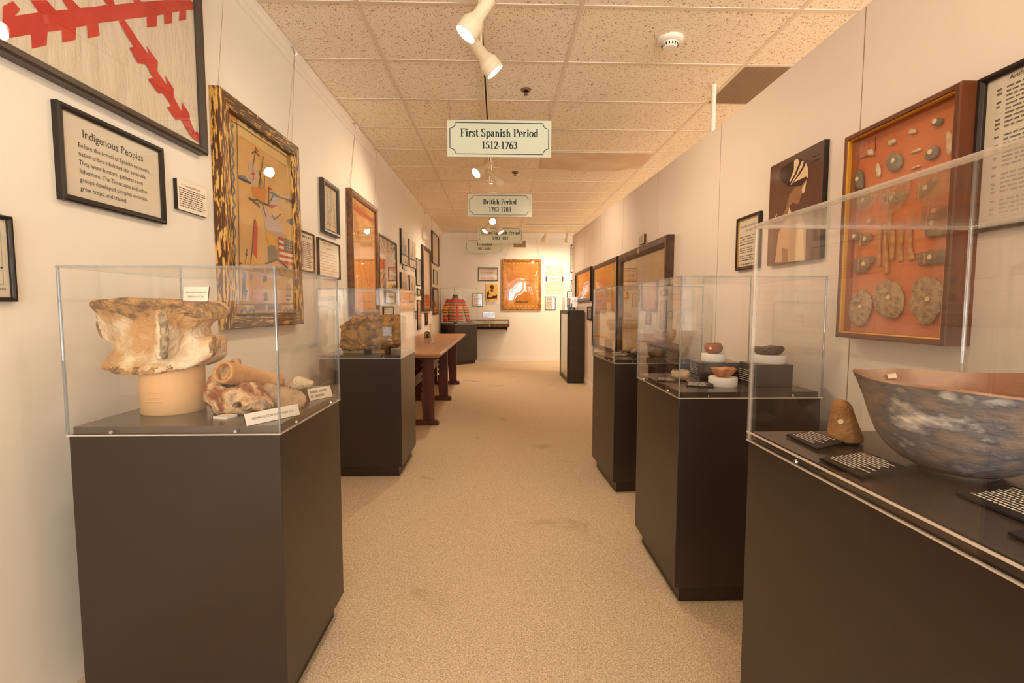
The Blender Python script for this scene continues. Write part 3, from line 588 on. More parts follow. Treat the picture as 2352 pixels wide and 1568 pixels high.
# loose ceiling tile that bows down between the grid bars
m = MB(); nx, ny = 28, 8; xa, xb, ya, yb = .472, 1.662, 5.203, 5.788
vs = []
for j in range(ny + 1):
    for i in range(nx + 1):
        u = i / nx; v = j / ny
        sag = .012 + .028 * v * math.sin(PI * min(1, max(0, u))) + .006 * v * math.sin(u * 19)
        vs.append((xa + (xb - xa) * u, ya + (yb - ya) * v, CEIL - sag))
n1 = len(vs); vs += [(x, y, min(CEIL - .003, z + .012)) for x, y, z in vs]; fs = []
for j in range(ny):
    for i in range(nx):
        q = (j * (nx + 1) + i, j * (nx + 1) + i + 1, (j + 1) * (nx + 1) + i + 1, (j + 1) * (nx + 1) + i)
        fs += [q, tuple(n1 + k for k in reversed(q))]
edge = [i for i in range(nx + 1)] + [(j + 1) * (nx + 1) - 1 for j in range(1, ny + 1)] + [ny * (nx + 1) + i for i in range(nx - 1, -1, -1)] + [j * (nx + 1) for j in range(ny - 1, 0, -1)]
for a, b in zip(edge, edge[1:] + edge[:1]): fs.append((a, b, b + n1, a + n1))
m.add(vs, fs)
o = m.build('ceiling_tile', mat('plain_ceiling_tile', (228, 206, 178), rough=.85, c2=(216, 192, 162), sc=3), smooth=True)
tag(o, 'sagging smooth ceiling tile with a wavy far edge, above the partition side', 'ceiling tile')
# perforated return air panel in the grid, partly behind the partition
r = thing('air_return_panel', 'dark perforated square air return panel in the ceiling by the white pipe', 'vent', (1.99, 3.666, CEIL - .008))
m = MB(); m.box(1.69, 2.288, 3.373, 3.959, CEIL - .006, CEIL - .004)
m.build('backing', mat('vent_shadow_brown', (118, 98, 80), rough=.8), r)
m = MB()
for i in range(60):
    x = 1.69 + i * .01; m.box(x, x + .0045, 3.373, 3.959, CEIL - .0085, CEIL - .006)
m.build('grille', mat('vent_metal', (176, 150, 124), rough=.5), r)
# white support pipe behind the partition
r = thing('support_pipe', 'white vertical pipe rising to the ceiling behind the partition', 'pipe', (1.6, 3.655, 0))
m = MB(); m.cyl((1.6, 3.655, 0), (1.6, 3.655, CEIL), .018, n=20); m.build('pipe', WHITEP, r, smooth=True)

# ================================================================== lamps
def spot(parent, loc, d, power, ang, blend=1., col=(1, .78, .51), rad=.04):
    l = bpy.data.lights.new('lamp_beam', 'SPOT'); l.energy = power; l.spot_size = math.radians(ang); l.spot_blend = blend; l.color = col; l.shadow_soft_size = rad
    o = bpy.data.objects.new('lamp_beam', l); C.objects.link(o); o.parent = parent
    o.location = Vector(loc) - wloc(parent); o.rotation_euler = Vector(d).to_track_quat('-Z', 'Y').to_euler()
    return o
HEADPROF = [(.001, 0), (.032, 0), (.033, .004), (.033, .10), (.036, .112), (.056, .148), (.058, .152), (.058, .212), (.054, .212), (.052, .16), (.03, .13), (.001, .13)]
def head(x, y, piv_z, d, label, power, ang=118, scale=1., arm_dx=0., group='track lights on the ceiling track', glowing=True, arm_from=None):
    d = Vector(d).normalized(); piv = Vector((x, y, piv_z))
    r = thing('track_light', label, 'track light', (x, y, piv_z), group)
    base_ = piv - d * .085 * scale
    m = MB(); m.lathe([(a * scale, h * scale) for a, h in HEADPROF], base_, n=28, axis=d); m.build('lamp_shade', CREAMLAMP, r, smooth=True)
    m = MB(); f = base_ + d * .192 * scale; m.lathe([(.0001, 0), (.03 * scale, .004), (.0515 * scale, 0), (.0515 * scale, -.004), (.0001, -.004)], f, n=24, axis=d)
    m.build('lens', LAMPGLOW if glowing else mat('unlit_lamp_lens', (120, 104, 84), rough=.3), r, smooth=True)
    top = arm_from or (x + arm_dx, y, CEIL - .03)
    m = MB(); side = Vector((.03 * (1 if d.x <= 0 else -1), 0, 0))
    m.box(top[0] - .014, top[0] + .014, y - .02, y + .02, top[2] - .045, top[2]); m.tube([(top[0], y, top[2] - .04), (top[0], y, (top[2] + piv_z) / 2), tuple(piv + d.orthogonal().normalized() * .0)], [.008, .008, .01], 10)
    m.cyl(tuple(piv - Vector((.036 * scale, 0, 0))), tuple(piv + Vector((.036 * scale, 0, 0))), .012, n=12)
    m.build('swivel_arm', CREAMLAMP, r, smooth=True)
    if power: spot(r, base_ + d * .225 * scale, d, power, ang)
    return r
def track(y0, y1, x=-.095):
    r = thing('lighting_track', None, 'lighting track', (x, (y0 + y1) / 2, CEIL - .03))
    m = MB(); m.box(x - .018, x + .018, y0, y1, CEIL - .028, CEIL - .004); m.build('track_channel', CREAMLAMP, r)
    m = MB(); m.box(x - .006, x + .006, y0 + .01, y1 - .01, CEIL - .0285, CEIL - .0275); m.build('track_slot', BLK, r)
    m = MB(); m.box(x - .022, x + .022, y1, y1 + .05, CEIL - .034, CEIL - .004); m.build('end_feed', CREAMLAMP, r)
    return r
track(.6, 4.3)['label'] = 'cream lighting track along the ceiling nearest the camera'
track(4.75, 6.4)['label'] = 'cream lighting track beyond the First Spanish Period sign'
track(7.6, 9.6)['label'] = 'cream lighting track beyond the British Period sign'
WP = WPK
head(-.09, 2.5, 2.645, (-.56, -.02, -.80), 'lit cream track light nearest the camera, aimed at the left wall', WP * .5)
head(-.098, 2.86, 2.64, (.62, .12, -.76), 'cream track light hanging below the lit one, aimed toward the partition', WP * 1.1)
head(-.15, 5.1, 2.64, (-.62, -.45, -.62), 'glaring track light just under the First Spanish Period sign', WP * 1.35)
head(-.06, 5.45, 2.64, (.66, .34, -.62), 'cream track light turned away, right of the glaring one', WP * 1.3)
head(-.10, 8.0, 2.65, (.05, -.75, -.55), 'small lit track light topmost of the three under the British Period sign', WP * .8)
head(-.17, 8.45, 2.60, (-.5, -.3, -.8), 'small lit track light above the Second Spanish Period sign, aimed left', WP * 2.)
head(-.02, 8.5, 2.60, (.5, -.2, -.85), 'small lit track light above the Second Spanish Period sign, aimed right', WP * 1.7)
r = thing('lighting_track', 'short cross track on the ceiling near the far wall', 'lighting track', (1.2, 9.7, CEIL - .03))
m = MB(); m.box(.55, 1.9, 9.682, 9.718, CEIL - .028, CEIL - .004); m.build('track_channel', CREAMLAMP, r)
head(.94, 9.7, 2.62, (-.16, .62, -.75), 'left of the two track lights near the far wall', WP * 1.55, group='track lights near the far wall', glowing=True)
head(1.385, 9.7, 2.62, (.03, .6, -.78), 'right of the two track lights near the far wall', WP * 1.55, group='track lights near the far wall', glowing=True)
# lamps of the same track behind the camera
head(-.09, 1.0, 2.645, (-.55, .1, -.83), 'cream track light overhead behind the picture edge, aimed left', WP * .32)
head(-.09, 1.25, 2.645, (.55, .05, -.83), 'cream track light overhead behind the picture edge, aimed right', WP * .4)
# fluorescent panels behind the camera, plus unseen ones added over the aisle for fill light
def troffer(x, y, label, e, vis=True):
    r = thing('fluorescent_panel', label, 'ceiling light', (x, y, CEIL - .02), 'fluorescent ceiling panels')
    m = MB(); m.box(x - .6, x + .6, y - .3, y + .3, CEIL - .012, CEIL - .004); m.build('frame', WHITEP, r)
    m = MB()
    for dy in (-.14, .14): m.box(x - .56, x + .56, y + dy - .06, y + dy + .06, CEIL - .02, CEIL - .012)
    m.build('diffuser', TUBEGLOW, r)
    if e <= 0: return
    l = bpy.data.lights.new('panel_light', 'AREA'); l.shape = 'RECTANGLE'; l.size = 1.1; l.size_y = .5; l.energy = e; l.color = (1, .89, .72)
    o = bpy.data.objects.new('panel_light', l); C.objects.link(o); o.parent = r; o.location = (0, 0, -.012)
troffer(.46, -1.7, 'fluorescent ceiling panel over the entrance behind the camera', TE1)
troffer(.46, -3.6, 'fluorescent ceiling panel by the shop window', TE1)
troffer(3.5, 1.0, 'added unseen fill light panel over the aisle behind the partition, near end', TE2 * .35)  # this and the next two are added, to send light over the partition
troffer(3.5, 4.6, 'added unseen fill light panel over the aisle behind the partition, middle', TE2 * .4)
troffer(3.5, 8.2, 'added unseen fill light panel over the aisle behind the partition, far end', TE2 * 1.25)

# daylight
w = bpy.data.worlds.new('daylight'); SC.world = w; w.use_nodes = True
nt = w.node_tree; N = nt.nodes; bg = N['Background']
tc = N.new('ShaderNodeTexCoord'); sp = N.new('ShaderNodeSeparateXYZ'); nt.links.new(tc.outputs['Generated'], sp.inputs[0])
rp = N.new('ShaderNodeValToRGB'); e = rp.color_ramp.elements
e[0].position = .46; e[0].color = (SKYL * 1.0, SKYL * .97, SKYL * .92, 1); e[1].position = .52; e[1].color = (SKYU * .86, SKYU * .93, SKYU, 1)
mr = N.new('ShaderNodeMapRange'); mr.inputs[1].default_value = -1; mr.inputs[2].default_value = 1
nt.links.new(sp.outputs['Z'], mr.inputs[0]); nt.links.new(mr.outputs[0], rp.inputs[0]); nt.links.new(rp.outputs[0], bg.inputs[0])
bg.inputs[1].default_value = 1
if SUN > 0:
    l = bpy.data.lights.new('sunlight', 'SUN'); l.energy = SUN; l.angle = .01; l.color = (1, .93, .82)
    o = bpy.data.objects.new('sunlight', l); C.objects.link(o); o.rotation_euler = Vector((-.25, .62, -.85)).to_track_quat('-Z', 'Y').to_euler()
for i, (a, b) in enumerate(wins):
    l = bpy.data.lights.new('window_portal', 'AREA'); l.shape = 'RECTANGLE'; l.size = b - a; l.size_y = 2.05; l.cycles.is_portal = True
    o = bpy.data.objects.new('window_portal', l); C.objects.link(o); o.location = ((a + b) / 2, Y0 + .01, 1.475); o.rotation_euler = (PI / 2, 0, 0)

# ================================================================== small ceiling fittings
r = thing('smoke_detector', 'round white smoke detector on the ceiling', 'smoke detector', (1.057, 3.06, CEIL - .06))
m = MB(); m.lathe([(.0001, 0), (.078, 0), (.078, -.012), (.07, -.022), (.052, -.026), (.0001, -.026)], (1.057, 3.06, CEIL), n=40); m.build('base', WHITEP, r, smooth=True)
m = MB(); m.lathe([(.05, -.026), (.05, -.03), (.044, -.05), (.04, -.056), (.0001, -.058)], (1.057, 3.06, CEIL), n=40); m.build('sensor_cap', WHITEP, r, smooth=True)
m = MB()
for k in range(16):
    t = 2 * PI * k / 16
    p = Vector((1.057 + .0485 * math.cos(t), 3.06 + .0485 * math.sin(t), CEIL - .033)); q = Vector((1.057 + .046 * math.cos(t), 3.06 + .046 * math.sin(t), CEIL - .048))
    m.cyl(tuple(p), tuple(q), .0035, n=6)
m.build('vent_slots', BLK, r)
for (x, y, lb) in ((.209, 3.77, 'recessed fire sprinkler in the ceiling left of the smoke detector'), (.203, 6.0, 'fire sprinkler in the ceiling below the First Spanish Period sign')):
    r = thing('fire_sprinkler', lb, 'sprinkler', (x, y, CEIL - .04), 'ceiling fire sprinklers')
    m = MB(); m.lathe([(.012, -.003), (.04, -.004), (.042, 0), (.034, -.012), (.022, -.012), (.02, -.001)], (x, y, CEIL - .001), n=24); m.build('escutcheon', mat('brass_ring', (140, 104, 84), rough=.35, metal=.7), r, smooth=True)
    m = MB(); m.cyl((x, y, CEIL), (x, y, CEIL - .022), .008, n=10); m.cyl((x - .012, y, CEIL - .02), (x - .004, y, CEIL - .038), .0025, n=6); m.cyl((x + .012, y, CEIL - .02), (x + .004, y, CEIL - .038), .0025, n=6); m.cyl((x, y, CEIL - .038), (x, y, CEIL - .041), .016, n=14)
    m.build('nozzle', mat('sprinkler_bronze', (96, 70, 52), rough=.3, metal=.8), r)

# ================================================================== hanging signs
def sign(xc, y, z0, z1, W, lines, label, chain_top=CEIL - .004):
    r = thing('hanging_sign', label, 'sign', (xc, y, z0), 'hanging period signs')
    T = lambda u, v, w: (u, y - w, v)
    m = MB(T); m.prism(rect_pts(xc - W / 2, xc + W / 2, z0, z1), -.004, .004); m.build('board', SIGNF, r)
    H = z1 - z0; i = .022 * W / .84; rr = .045 * W / .84
    def outline(i):
        x0, x1, a, b = xc - W / 2 + i, xc + W / 2 - i, z0 + i, z1 - i; P = []
        for (cx, cz, t0) in ((x0, a, 90), (x1, a, 180), (x1, b, 270), (x0, b, 360)):
            for k in range(7):
                t = math.radians(t0 - 90 * k / 6); P.append((cx + rr * math.cos(t), cz + rr * math.sin(t)))
        return P
    m = MB(T); P = outline(i); m.strip(P + P[:2], .006, .005)
    cap = .215 * H
    serif(m, lines[0], xc, z0 + .55 * H, cap, .005, sx=1.05); serif(m, lines[1], xc, z0 + .22 * H, cap * .95, .005, sx=1.05)
    m.build('lettering', SIGNB, r)
    for s_ in (-1, 1):
        x = xc + s_ * (W / 2 - .02); m = MB(); n = max(3, int((chain_top - z1 + .012) / .017)); z = z1 - .012; st = (chain_top - z) / n
        for k in range(n):
            zc = z + st * (k + .5); P = []
            for q in range(9):
                t = 2 * PI * q / 8; a, b = .0055 * math.cos(t), (st * .62) * math.sin(t)
                P.append((x + a, y + .0, zc + b) if k % 2 else (x, y + a, zc + b))
            m.tube(P, .0014, 5, cap=False)
        m.build('chain', SILVER, r)
sign(.008, 3.97, 2.397, 2.684, .834, ('First Spanish Period', '1512-1763'), 'nearest hanging sign reading First Spanish Period 1512-1763')
sign(.018, 6.41, 2.378, 2.669, .833, ('British Period', '1763-1783'), 'hanging sign reading British Period 1763-1783')
sign(.034, 9.15, 2.393, 2.695, .832, ('Second Spanish Period', '1783-1821'), 'hanging sign reading Second Spanish Period 1783-1821')
sign(-.306, 10.5, 2.365, 2.651, .80, ('Territorial', '1821-1845'), 'farthest hanging sign reading Territorial 1821-1845, partly covered by another')

# ================================================================== frames on the walls
def loop(u0, u1, v0, v1, i): return [(u0 + i, v0 + i), (u1 - i, v0 + i), (u1 - i, v1 - i), (u0 + i, v1 - i)]
def frame(name, label, cat, T, u0, u1, v0, v1, d, b, fm, pm=PAPER, glass=True, group=None, bead=None, recess=.45, profile=None, fm2=None):
    """moulding ring, picture sheet and glass; returns root and the height of the sheet"""
    r = thing(name, label, cat, T((u0 + u1) / 2, v0, 0), group)
    wp = d * recess
    prof = profile or [(0, 0), (0, d * .82), (b * .22, d), (b * .6, d * .97), (b * .92, d * .8), (b, d * .74), (b, wp - .002)]
    for side in ((0,), (2,), (1,), (3,)) if fm2 else (None,):
        m = MB(T)
        for k, (i, w) in enumerate(prof[:-1]):
            i2, w2 = prof[k + 1]; A = loop(u0, u1, v0, v1, i); B = loop(u0, u1, v0, v1, i2)
            vs = [(x, y, w) for x, y in A] + [(x, y, w2) for x, y in B]
            m.add(vs, [(j, (j + 1) % 4, 4 + (j + 1) % 4, 4 + j) for j in (side or range(4))])
        m.build('moulding', fm2 if side in ((0,), (2,)) else fm, r)
    if bead:
        m = MB(T); bb = b * .18
        for (i, w, i2, w2) in ((b - .001, d * .76, b + bb, d * .7), (b + bb, d * .7, b + bb, wp)):
            A = loop(u0, u1, v0, v1, i); B = loop(u0, u1, v0, v1, i2)
            m.add([(x, y, w) for x, y in A] + [(x, y, w2) for x, y in B], [(j, (j + 1) % 4, 4 + (j + 1) % 4, 4 + j) for j in range(4)])
        m.build('inner_bead', bead, r)
    m = MB(T); A = loop(u0, u1, v0, v1, b * .9); m.prism(A, .001, wp); m.build('picture', pm, r)
    if glass:
        m = MB(T); A = loop(u0, u1, v0, v1, b * .96); m.prism(A, wp + .004, wp + .006); m.build('glass', GLASS, r)
    return r, wp + .0008
def flatthing(name, label, cat, T, u0, u1, v0, v1, d, pm, edge=None, group=None):
    r = thing(name, label, cat, T((u0 + u1) / 2, v0, 0), group)
    m = MB(T); m.prism(rect_pts(u0, u1, v0, v1), 0, d, 0, 1 if edge else 0); m.build('board', [pm, edge] if edge else pm, r)
    return r, d + .0006

# -- left wall, near to far
RED = mat('red_flag_cloth', (206, 40, 34), rough=.6, c2=(222, 64, 50), sc=5, dist=.5)
FLAGW = mat('white_flag_cloth', (240, 228, 212), rough=.7, bump=.7, bsc=6, stretch=(1, 3.0, 1.1), spec=.2)
r, w = frame('framed_flag', 'large dark framed white flag with a ragged red cross, upper left', 'framed flag', LW, .55, 2.245, 1.866, 3.05 - .33, .045, .03, CHARF, FLAGW)
m = MB(LW)
def clip(P, u0, u1, v0, v1):
    for ax, lim, sg in ((0, u0, 1), (0, u1, -1), (1, v0, 1), (1, v1, -1)):
        Q = []
        for i in range(len(P)):
            a, b = P[i - 1], P[i]; ina = (a[ax] - lim) * sg >= 0; inb = (b[ax] - lim) * sg >= 0
            if ina != inb:
                t = (lim - a[ax]) / (b[ax] - a[ax]); Q.append((a[0] + (b[0] - a[0]) * t, a[1] + (b[1] - a[1]) * t))
            if inb: Q.append(b)
        P = Q
        if not P: return P
    return P
for k, P in enumerate(ART['flag']):
    P = clip([tuple(p) for p in P], .58, 2.212, 1.9, 2.69)
    if len(P) > 2: m.poly(P, w + .0002 * k)
m.poly([(.58, 2.15), (1.24, 2.21), (1.2, 2.33), (.58, 2.3)], w + .003)
m.build('red_cross', RED, r, fixn=False)
r, w = frame('framed_text', 'black framed Indigenous Peoples text panel below the big flag', 'framed text', LW, 1.531, 1.9865, 1.519, 1.8135, .022, .02, BLACKF)
m = MB(LW)
sans(m, 'Indigenous Peoples', 1.754, 1.733, .037, w, align='CENTER', sx=.92)
sans(m, 'Before the arrival of Spanish explorers,\nnative tribes inhabited the peninsula.\nThey were hunters, gatherers and\nfishermen. The Timucuans and other\ngroups developed complex societies,\ngrew crops, and traded.', 1.605, 1.699, .0212, w, sx=.93, lh=1.28)
m.build('lettering', INK, r, fixn=False)
r, w = flatthing('text_plaque', 'small dark edged white text plaque right of Indigenous Peoples panel', 'plaque', LW, 2.0615, 2.2615, 1.5965, 1.721, .016, PAPER, BLACKF)
m = MB(LW); sans(m, 'First Spanish Period', 2.16, 1.699, .0125, w, align='CENTER'); print_lines(m, 2.072, 2.252, 1.61, 1.692, 9, w, fill=.42, ragged=.14, seed=3)
m.build('lettering', mat('brown_print', (112, 84, 76), rough=.8), r, fixn=False)
r, w = frame('framed_engraving', 'black framed engraving cut off by the left picture edge', 'framed print', LW, 1.0, 1.3755, 1.205, 1.437, .02, .012, BLACKF)
m = MB(LW); m.strip([(1.02, 1.252), (1.347, 1.252), (1.347, 1.417), (1.02, 1.417), (1.02, 1.252)], .0012, w)
sans(m, 'Morris', 1.322, 1.236, .011, w); rn = random.Random(2)
for k in range(46):
    u, v = rn.uniform(1.05, 1.342), rn.choice([rn.gauss(1.30, .008), rn.gauss(1.375, .006), rn.gauss(1.325, .012)])
    m.poly([(u, v), (u + rn.uniform(.002, .014), v + rn.uniform(-.002, .002)), (u + .003, v + rn.uniform(.001, .007))], w)
m.build('print', INK, r, fixn=False)

# painted cloth with ships in a chipped gilt frame
CLOTH = mat('tan_linen_cloth', (214, 168, 104), rough=.8, c2=(226, 182, 118), sc=6, bump=.15, bsc=180)
r, w = frame('framed_tapestry', 'tall painted cloth of ships and flags in a chipped wood frame', 'framed tapestry', LW, 2.336, 3.205, 1.083, 2.2125, .05, .078, CARVED, CLOTH, recess=.5, fm2=CARVEDH,
             profile=[(0, 0), (0, .046), (.006, .05), (.05, .05), (.06, .047), (.066, .047), (.072, .05), (.078, .044), (.078, .022)])
t = ART['tap']
AM = [mat('faded_blue_dye', (110, 128, 150), rough=.8), mat('brown_dye_line', (128, 84, 52), rough=.8), mat('red_dye', (204, 62, 42), rough=.8), mat('yellow_dye', (232, 176, 60), rough=.8),
      mat('pale_lilac_dye', (198, 178, 172), rough=.8), mat('orange_dye', (216, 132, 50), rough=.8), mat('grey_dye', (120, 110, 92), rough=.8), mat('pink_dye', (216, 150, 132), rough=.8),
      mat('navy_dye', (52, 58, 84), rough=.8), mat('dark_dye', (66, 52, 44), rough=.8), mat('sand_dye', (232, 200, 132), rough=.8), mat('white_dye', (240, 226, 210), rough=.8)]
m = MB(LW); y = 0
iu0, iu1, iv0, iv1 = 2.41, 3.132, 1.156, 2.14
for P in ([(iu0, 2.06), (iu1, 2.06), (iu1, iv1), (iu0, iv1)], [(iu0, iv0), (2.475, iv0), (2.475, iv1), (iu0, iv1)], [(3.075, iv0), (iu1, iv0), (iu1, iv1), (3.075, iv1)]): m.poly(P, w, 10)
for P in t['lines']: m.strip([(clip_u, v) for clip_u, v in P], .007, w + .0006, 1)
for P in t['corner']: m.poly(P, w + .0005, 5)
for k, s_ in (('sail', 4), ('sail2', 4), ('coast', 0), ('hull', 5), ('grey', 6), ('yellow', 3), ('red', 2), ('pink', 7), ('orange', 5), ('plants', 9), ('navy', 8)):
    for P in t[k]: y += 1; m.poly(P, w + .0006 + .00006 * y, s_)
for P in t['mast']: m.strip(P, .006, w + .003, 9)
for P in t['sea']: m.strip(P, .010, w + .0031, 8)
def smooth_path(P, n=4):
    P = [Vector((a, b)) for a, b in P]; Q = []
    for i in range(len(P) - 1):
        p0, p1, p2, p3 = P[max(i - 1, 0)], P[i], P[i + 1], P[min(i + 2, len(P) - 1)]
        for k in range(n):
            s_ = k / n
            Q.append(tuple(.5 * ((2 * p1) + (p2 - p0) * s_ + (2 * p0 - 5 * p1 + 4 * p2 - p3) * s_ ** 2 + (3 * p1 - p0 - 3 * p2 + p3) * s_ ** 3)))
    return Q + [tuple(P[-1])]
for k in ('wtop', 'wleft', 'wright'): m.strip(smooth_path(t[k]), .014, w + .0012, 0)
for P in t['waves2']: m.strip(smooth_path(P), .016, w + .0012, 0)
us = t['us']; (a, b), (c, d) = us[0], us[2]; H = (b - d) / 9
for k in range(9): m.poly([(a, d + k * H), (c, d + k * H), (c, d + (k + 1) * H), (a, d + (k + 1) * H)], w + .003, 2 if k % 2 == 0 else 11)
m.poly([(a + (c - a) * .34, b - (b - d) * .48), (c, b - (b - d) * .48), (c, b), (a + (c - a) * .34, b)], w + .0033, 6)
for i in range(4):
    for j in range(4): m.poly([(a + (c - a) * (.42 + .15 * i) + .006 * math.cos(q), b - (b - d) * (.07 + .11 * j) + .006 * math.sin(q)) for q in (0, 1.26, 2.51, 3.77, 5.03)], w + .0036, 11)
u0, u1, v0, v1 = t['seal'][0][0][0], t['seal'][0][2][0], t['seal'][0][2][1], t['seal'][0][0][1]
cu, cv = (u0 + u1) / 2, v0 + (v1 - v0) * .62
m.strip([(cu + .032 * math.cos(q * PI / 8), cv + .036 * math.sin(q * PI / 8)) for q in range(17)], .004, w + .001, 9)
for q in (-2, -1, 0, 1, 2): m.strip([(cu + q * .01, cv - .028), (cu + q * .013, cv + .028)], .003, w + .001, 9)
print_lines(m, u0 + .01, u1 - .01, v0 + .005, v0 + .045, 2, w + .001, 9, seed=4)
print_lines(m, 2.62, 2.94, 1.165, 1.215, 1, w + .001, 1, fill=.75, ragged=.02, seed=8)
m.build('painting', AM, r, fixn=False)

r, w = frame('framed_text', 'narrow framed text sheet half behind the ship tapestry frame', 'framed text', LW, 3.24, 3.50, 1.431, 1.706, .02, .014, DARKWOOD, bead=GOLD)
m = MB(LW); print_lines(m, 3.31, 3.47, 1.66, 1.68, 1, w, seed=1); print_lines(m, 3.28, 3.48, 1.46, 1.64, 14, w, 1, seed=5); m.build('lettering', [INK, mat('red_print', (170, 92, 82), rough=.8)], r, fixn=False)
r, w = frame('framed_text', 'thin framed text sheet under the small black framed map', 'framed text', LW, 3.579, 4.036, 1.417, 1.701, .02, .012, DARKWOOD)
m = MB(LW); print_lines(m, 3.68, 3.94, 1.66, 1.685, 1, w, 0, seed=2); print_lines(m, 3.75, 3.87, 1.63, 1.65, 1, w, 0, seed=3); print_lines(m, 3.62, 3.99, 1.44, 1.61, 8, w, 0, seed=6, fill=.4); m.build('lettering', PINKINK, r, fixn=False)
r, w = frame('framed_map', 'small black framed line map right of the ship tapestry', 'framed map', LW, 3.66, 4.01, 1.75, 2.148, .035, .036, CHARF, CREAMP)
m = MB(LW); rn = random.Random(5)
for (u, v, du) in ((3.76, 2.1, .02), (3.86, 2.1, -.01), (3.9, 2.02, .02)):
    P = []
    for k in range(13): P.append((u + rn.uniform(-.012, .012), v - k * .023)); u += du * .2
    m.strip(P, .004, w)
for k in range(30):
    u, v = rn.uniform(3.74, 3.93), rn.choice([rn.gauss(1.83, .012), rn.uniform(1.85, 2.0)]); m.poly([(u, v), (u + .012, v + .003), (u + .005, v + .01)], w)
m.build('print', INK, r, fixn=False)
r, w = frame('framed_map', 'tall brown framed orange map with lamp glare, left wall', 'framed map', LW, 4.274, 5.165, 1.115, 2.223, .05, .055, WOODF, mat('orange_map_paper', (232, 176, 112), rough=.6, c2=(222, 150, 80), sc=3, stretch=(1, 2, .6)))
m = MB(LW); rn = random.Random(9)
for k in range(16):
    u = rn.uniform(4.5, 4.95); v = rn.uniform(1.2, 1.75); P = [(u, v)]
    for q in range(6): u += rn.uniform(-.05, .05); v += rn.uniform(.02, .06); P.append((u, v))
    m.strip(P, .008, w)
m.poly([(4.36, 2.08), (4.45, 2.15), (4.6, 2.12), (4.72, 2.15), (4.95, 2.08), (5.08, 2.12), (5.07, 2.03), (4.85, 2.05), (4.6, 2.04)], w)
m.poly([(4.42, 1.2), (4.47, 1.2), (4.5, 1.5), (4.45, 1.46)], w, 1)
m.build('print', [mat('rust_map_line', (206, 108, 58), rough=.7), CREAMP], r, fixn=False)
# union flag print
r, w = frame('framed_flag', 'dark framed faded British union flag print', 'framed flag', LW, 5.262, 6.123, 1.378, 1.9875, .03, .022, CHARF, mat('faded_flag_blue', (176, 168, 160), rough=.7))
m = MB(LW); u0, u1, v0, v1 = 5.285, 6.10, 1.4, 1.966; cu, cv = (u0 + u1) / 2, (v0 + v1) / 2
for P in ([(u0, v0), (u1, v1)], [(u0, v1), (u1, v0)]): m.strip([(P[0][0] + (P[1][0] - P[0][0]) * .07, P[0][1] + (P[1][1] - P[0][1]) * .07), (P[1][0] - (P[1][0] - P[0][0]) * .07, P[1][1] - (P[1][1] - P[0][1]) * .07)], .12, w, 0)
for P in ([(u0, v0), (u1, v1)], [(u0, v1), (u1, v0)]): m.strip([(P[0][0] + (P[1][0] - P[0][0]) * .05, P[0][1] + (P[1][1] - P[0][1]) * .05), (P[1][0] - (P[1][0] - P[0][0]) * .05, P[1][1] - (P[1][1] - P[0][1]) * .05)], .045, w + .0005, 1)
m.poly(rect_pts(cu - .12, cu + .12, v0, v1), w + .001, 0); m.poly(rect_pts(u0, u1, cv - .1, cv + .1), w + .001, 0)
m.poly(rect_pts(cu - .07, cu + .07, v0, v1), w + .0015, 1); m.poly(rect_pts(u0, u1, cv - .06, cv + .06), w + .0015, 1)
m.poly(rect_pts(u0, u0 + .12, cv - .08, cv + .06), w + .002, 2); m.poly(rect_pts(cu - .13, cu + .16, v0, v0 + .12), w + .002, 3)
for v in (cv + .2, cv + .07, cv - .12): m.poly(rect_pts(cu + .02, u1 - .12, v, v + .006), w + .0022, 4)
m.build('print', [PAPER, mat('faded_flag_red', (224, 128, 108), rough=.7), mat('bright_flag_red', (216, 66, 40), rough=.7), mat('flag_ochre', (206, 160, 70), rough=.7), mat('flag_line', (140, 60, 50), rough=.7)], r, fixn=False)
r, w = frame('framed_text', 'small framed text under the union flag, behind the coquina case', 'framed text', LW, 5.55, 6.05, 1.24, 1.37, .02, .012, BLACKF)
m = MB(LW); print_lines(m, 5.6, 6.0, 1.26, 1.35, 5, w, seed=11); m.build('lettering', FADED, r, fixn=False)
r, w = frame('framed_text', 'lower framed text behind the coquina rock', 'framed text', LW, 5.45, 5.95, .95, 1.205, .02, .016, BLACKF)
m = MB(LW); print_lines(m, 5.5, 5.9, .98, 1.18, 7, w, seed=12); m.build('lettering', FADED, r, fixn=False)
# old photographs
def oldphoto(label, u0, u1, v0, v1, seed, top=None):
    r, w = flatthing('photograph', label, 'photograph', LW, u0, u1, v0, v1, .026, mat('old_photo_paper', (212, 196, 174), rough=.5), BLACKF, 'old photographs on the left wall')
    m = MB(LW); rn = random.Random(seed); H = v1 - v0; D = u1 - u0
    m.poly([(u0 + D * .02, v0 + H * .24), (u1 - D * .02, v0 + H * .26), (u1 - D * .02, v0 + H * .3), (u0 + D * .02, v0 + H * .31)], w, 0)
    for k in range(9):
        x = u0 + D * rn.uniform(.05, .8); h = rn.uniform(.15, .55); ww = D * rn.uniform(.06, .16)
        m.poly([(x, v0 + H * .3), (x + ww, v0 + H * .3), (x + ww * .8, v0 + H * (.3 + h * .8)), (x + ww * .3, v0 + H * (.3 + h))], w + .0003 * k, rn.choice([1, 2, 2]))
    for k in range(6):
        x = u0 + D * rn.uniform(.05, .8); m.poly([(x, v0 + H * .03), (x + D * .1, v0 + H * .04), (x + D * .08, v0 + H * rn.uniform(.12, .22))], w, rn.choice([1, 2]))
    m.build('image', [mat('photo_dark', (72, 66, 60), rough=.5), mat('photo_grey', (120, 114, 102), rough=.5), mat('photo_light', (172, 160, 144), rough=.5)], r, fixn=False)
oldphoto('upper left of four old street photographs on the left wall', 6.42, 6.855, 1.77, 2.225, 1)
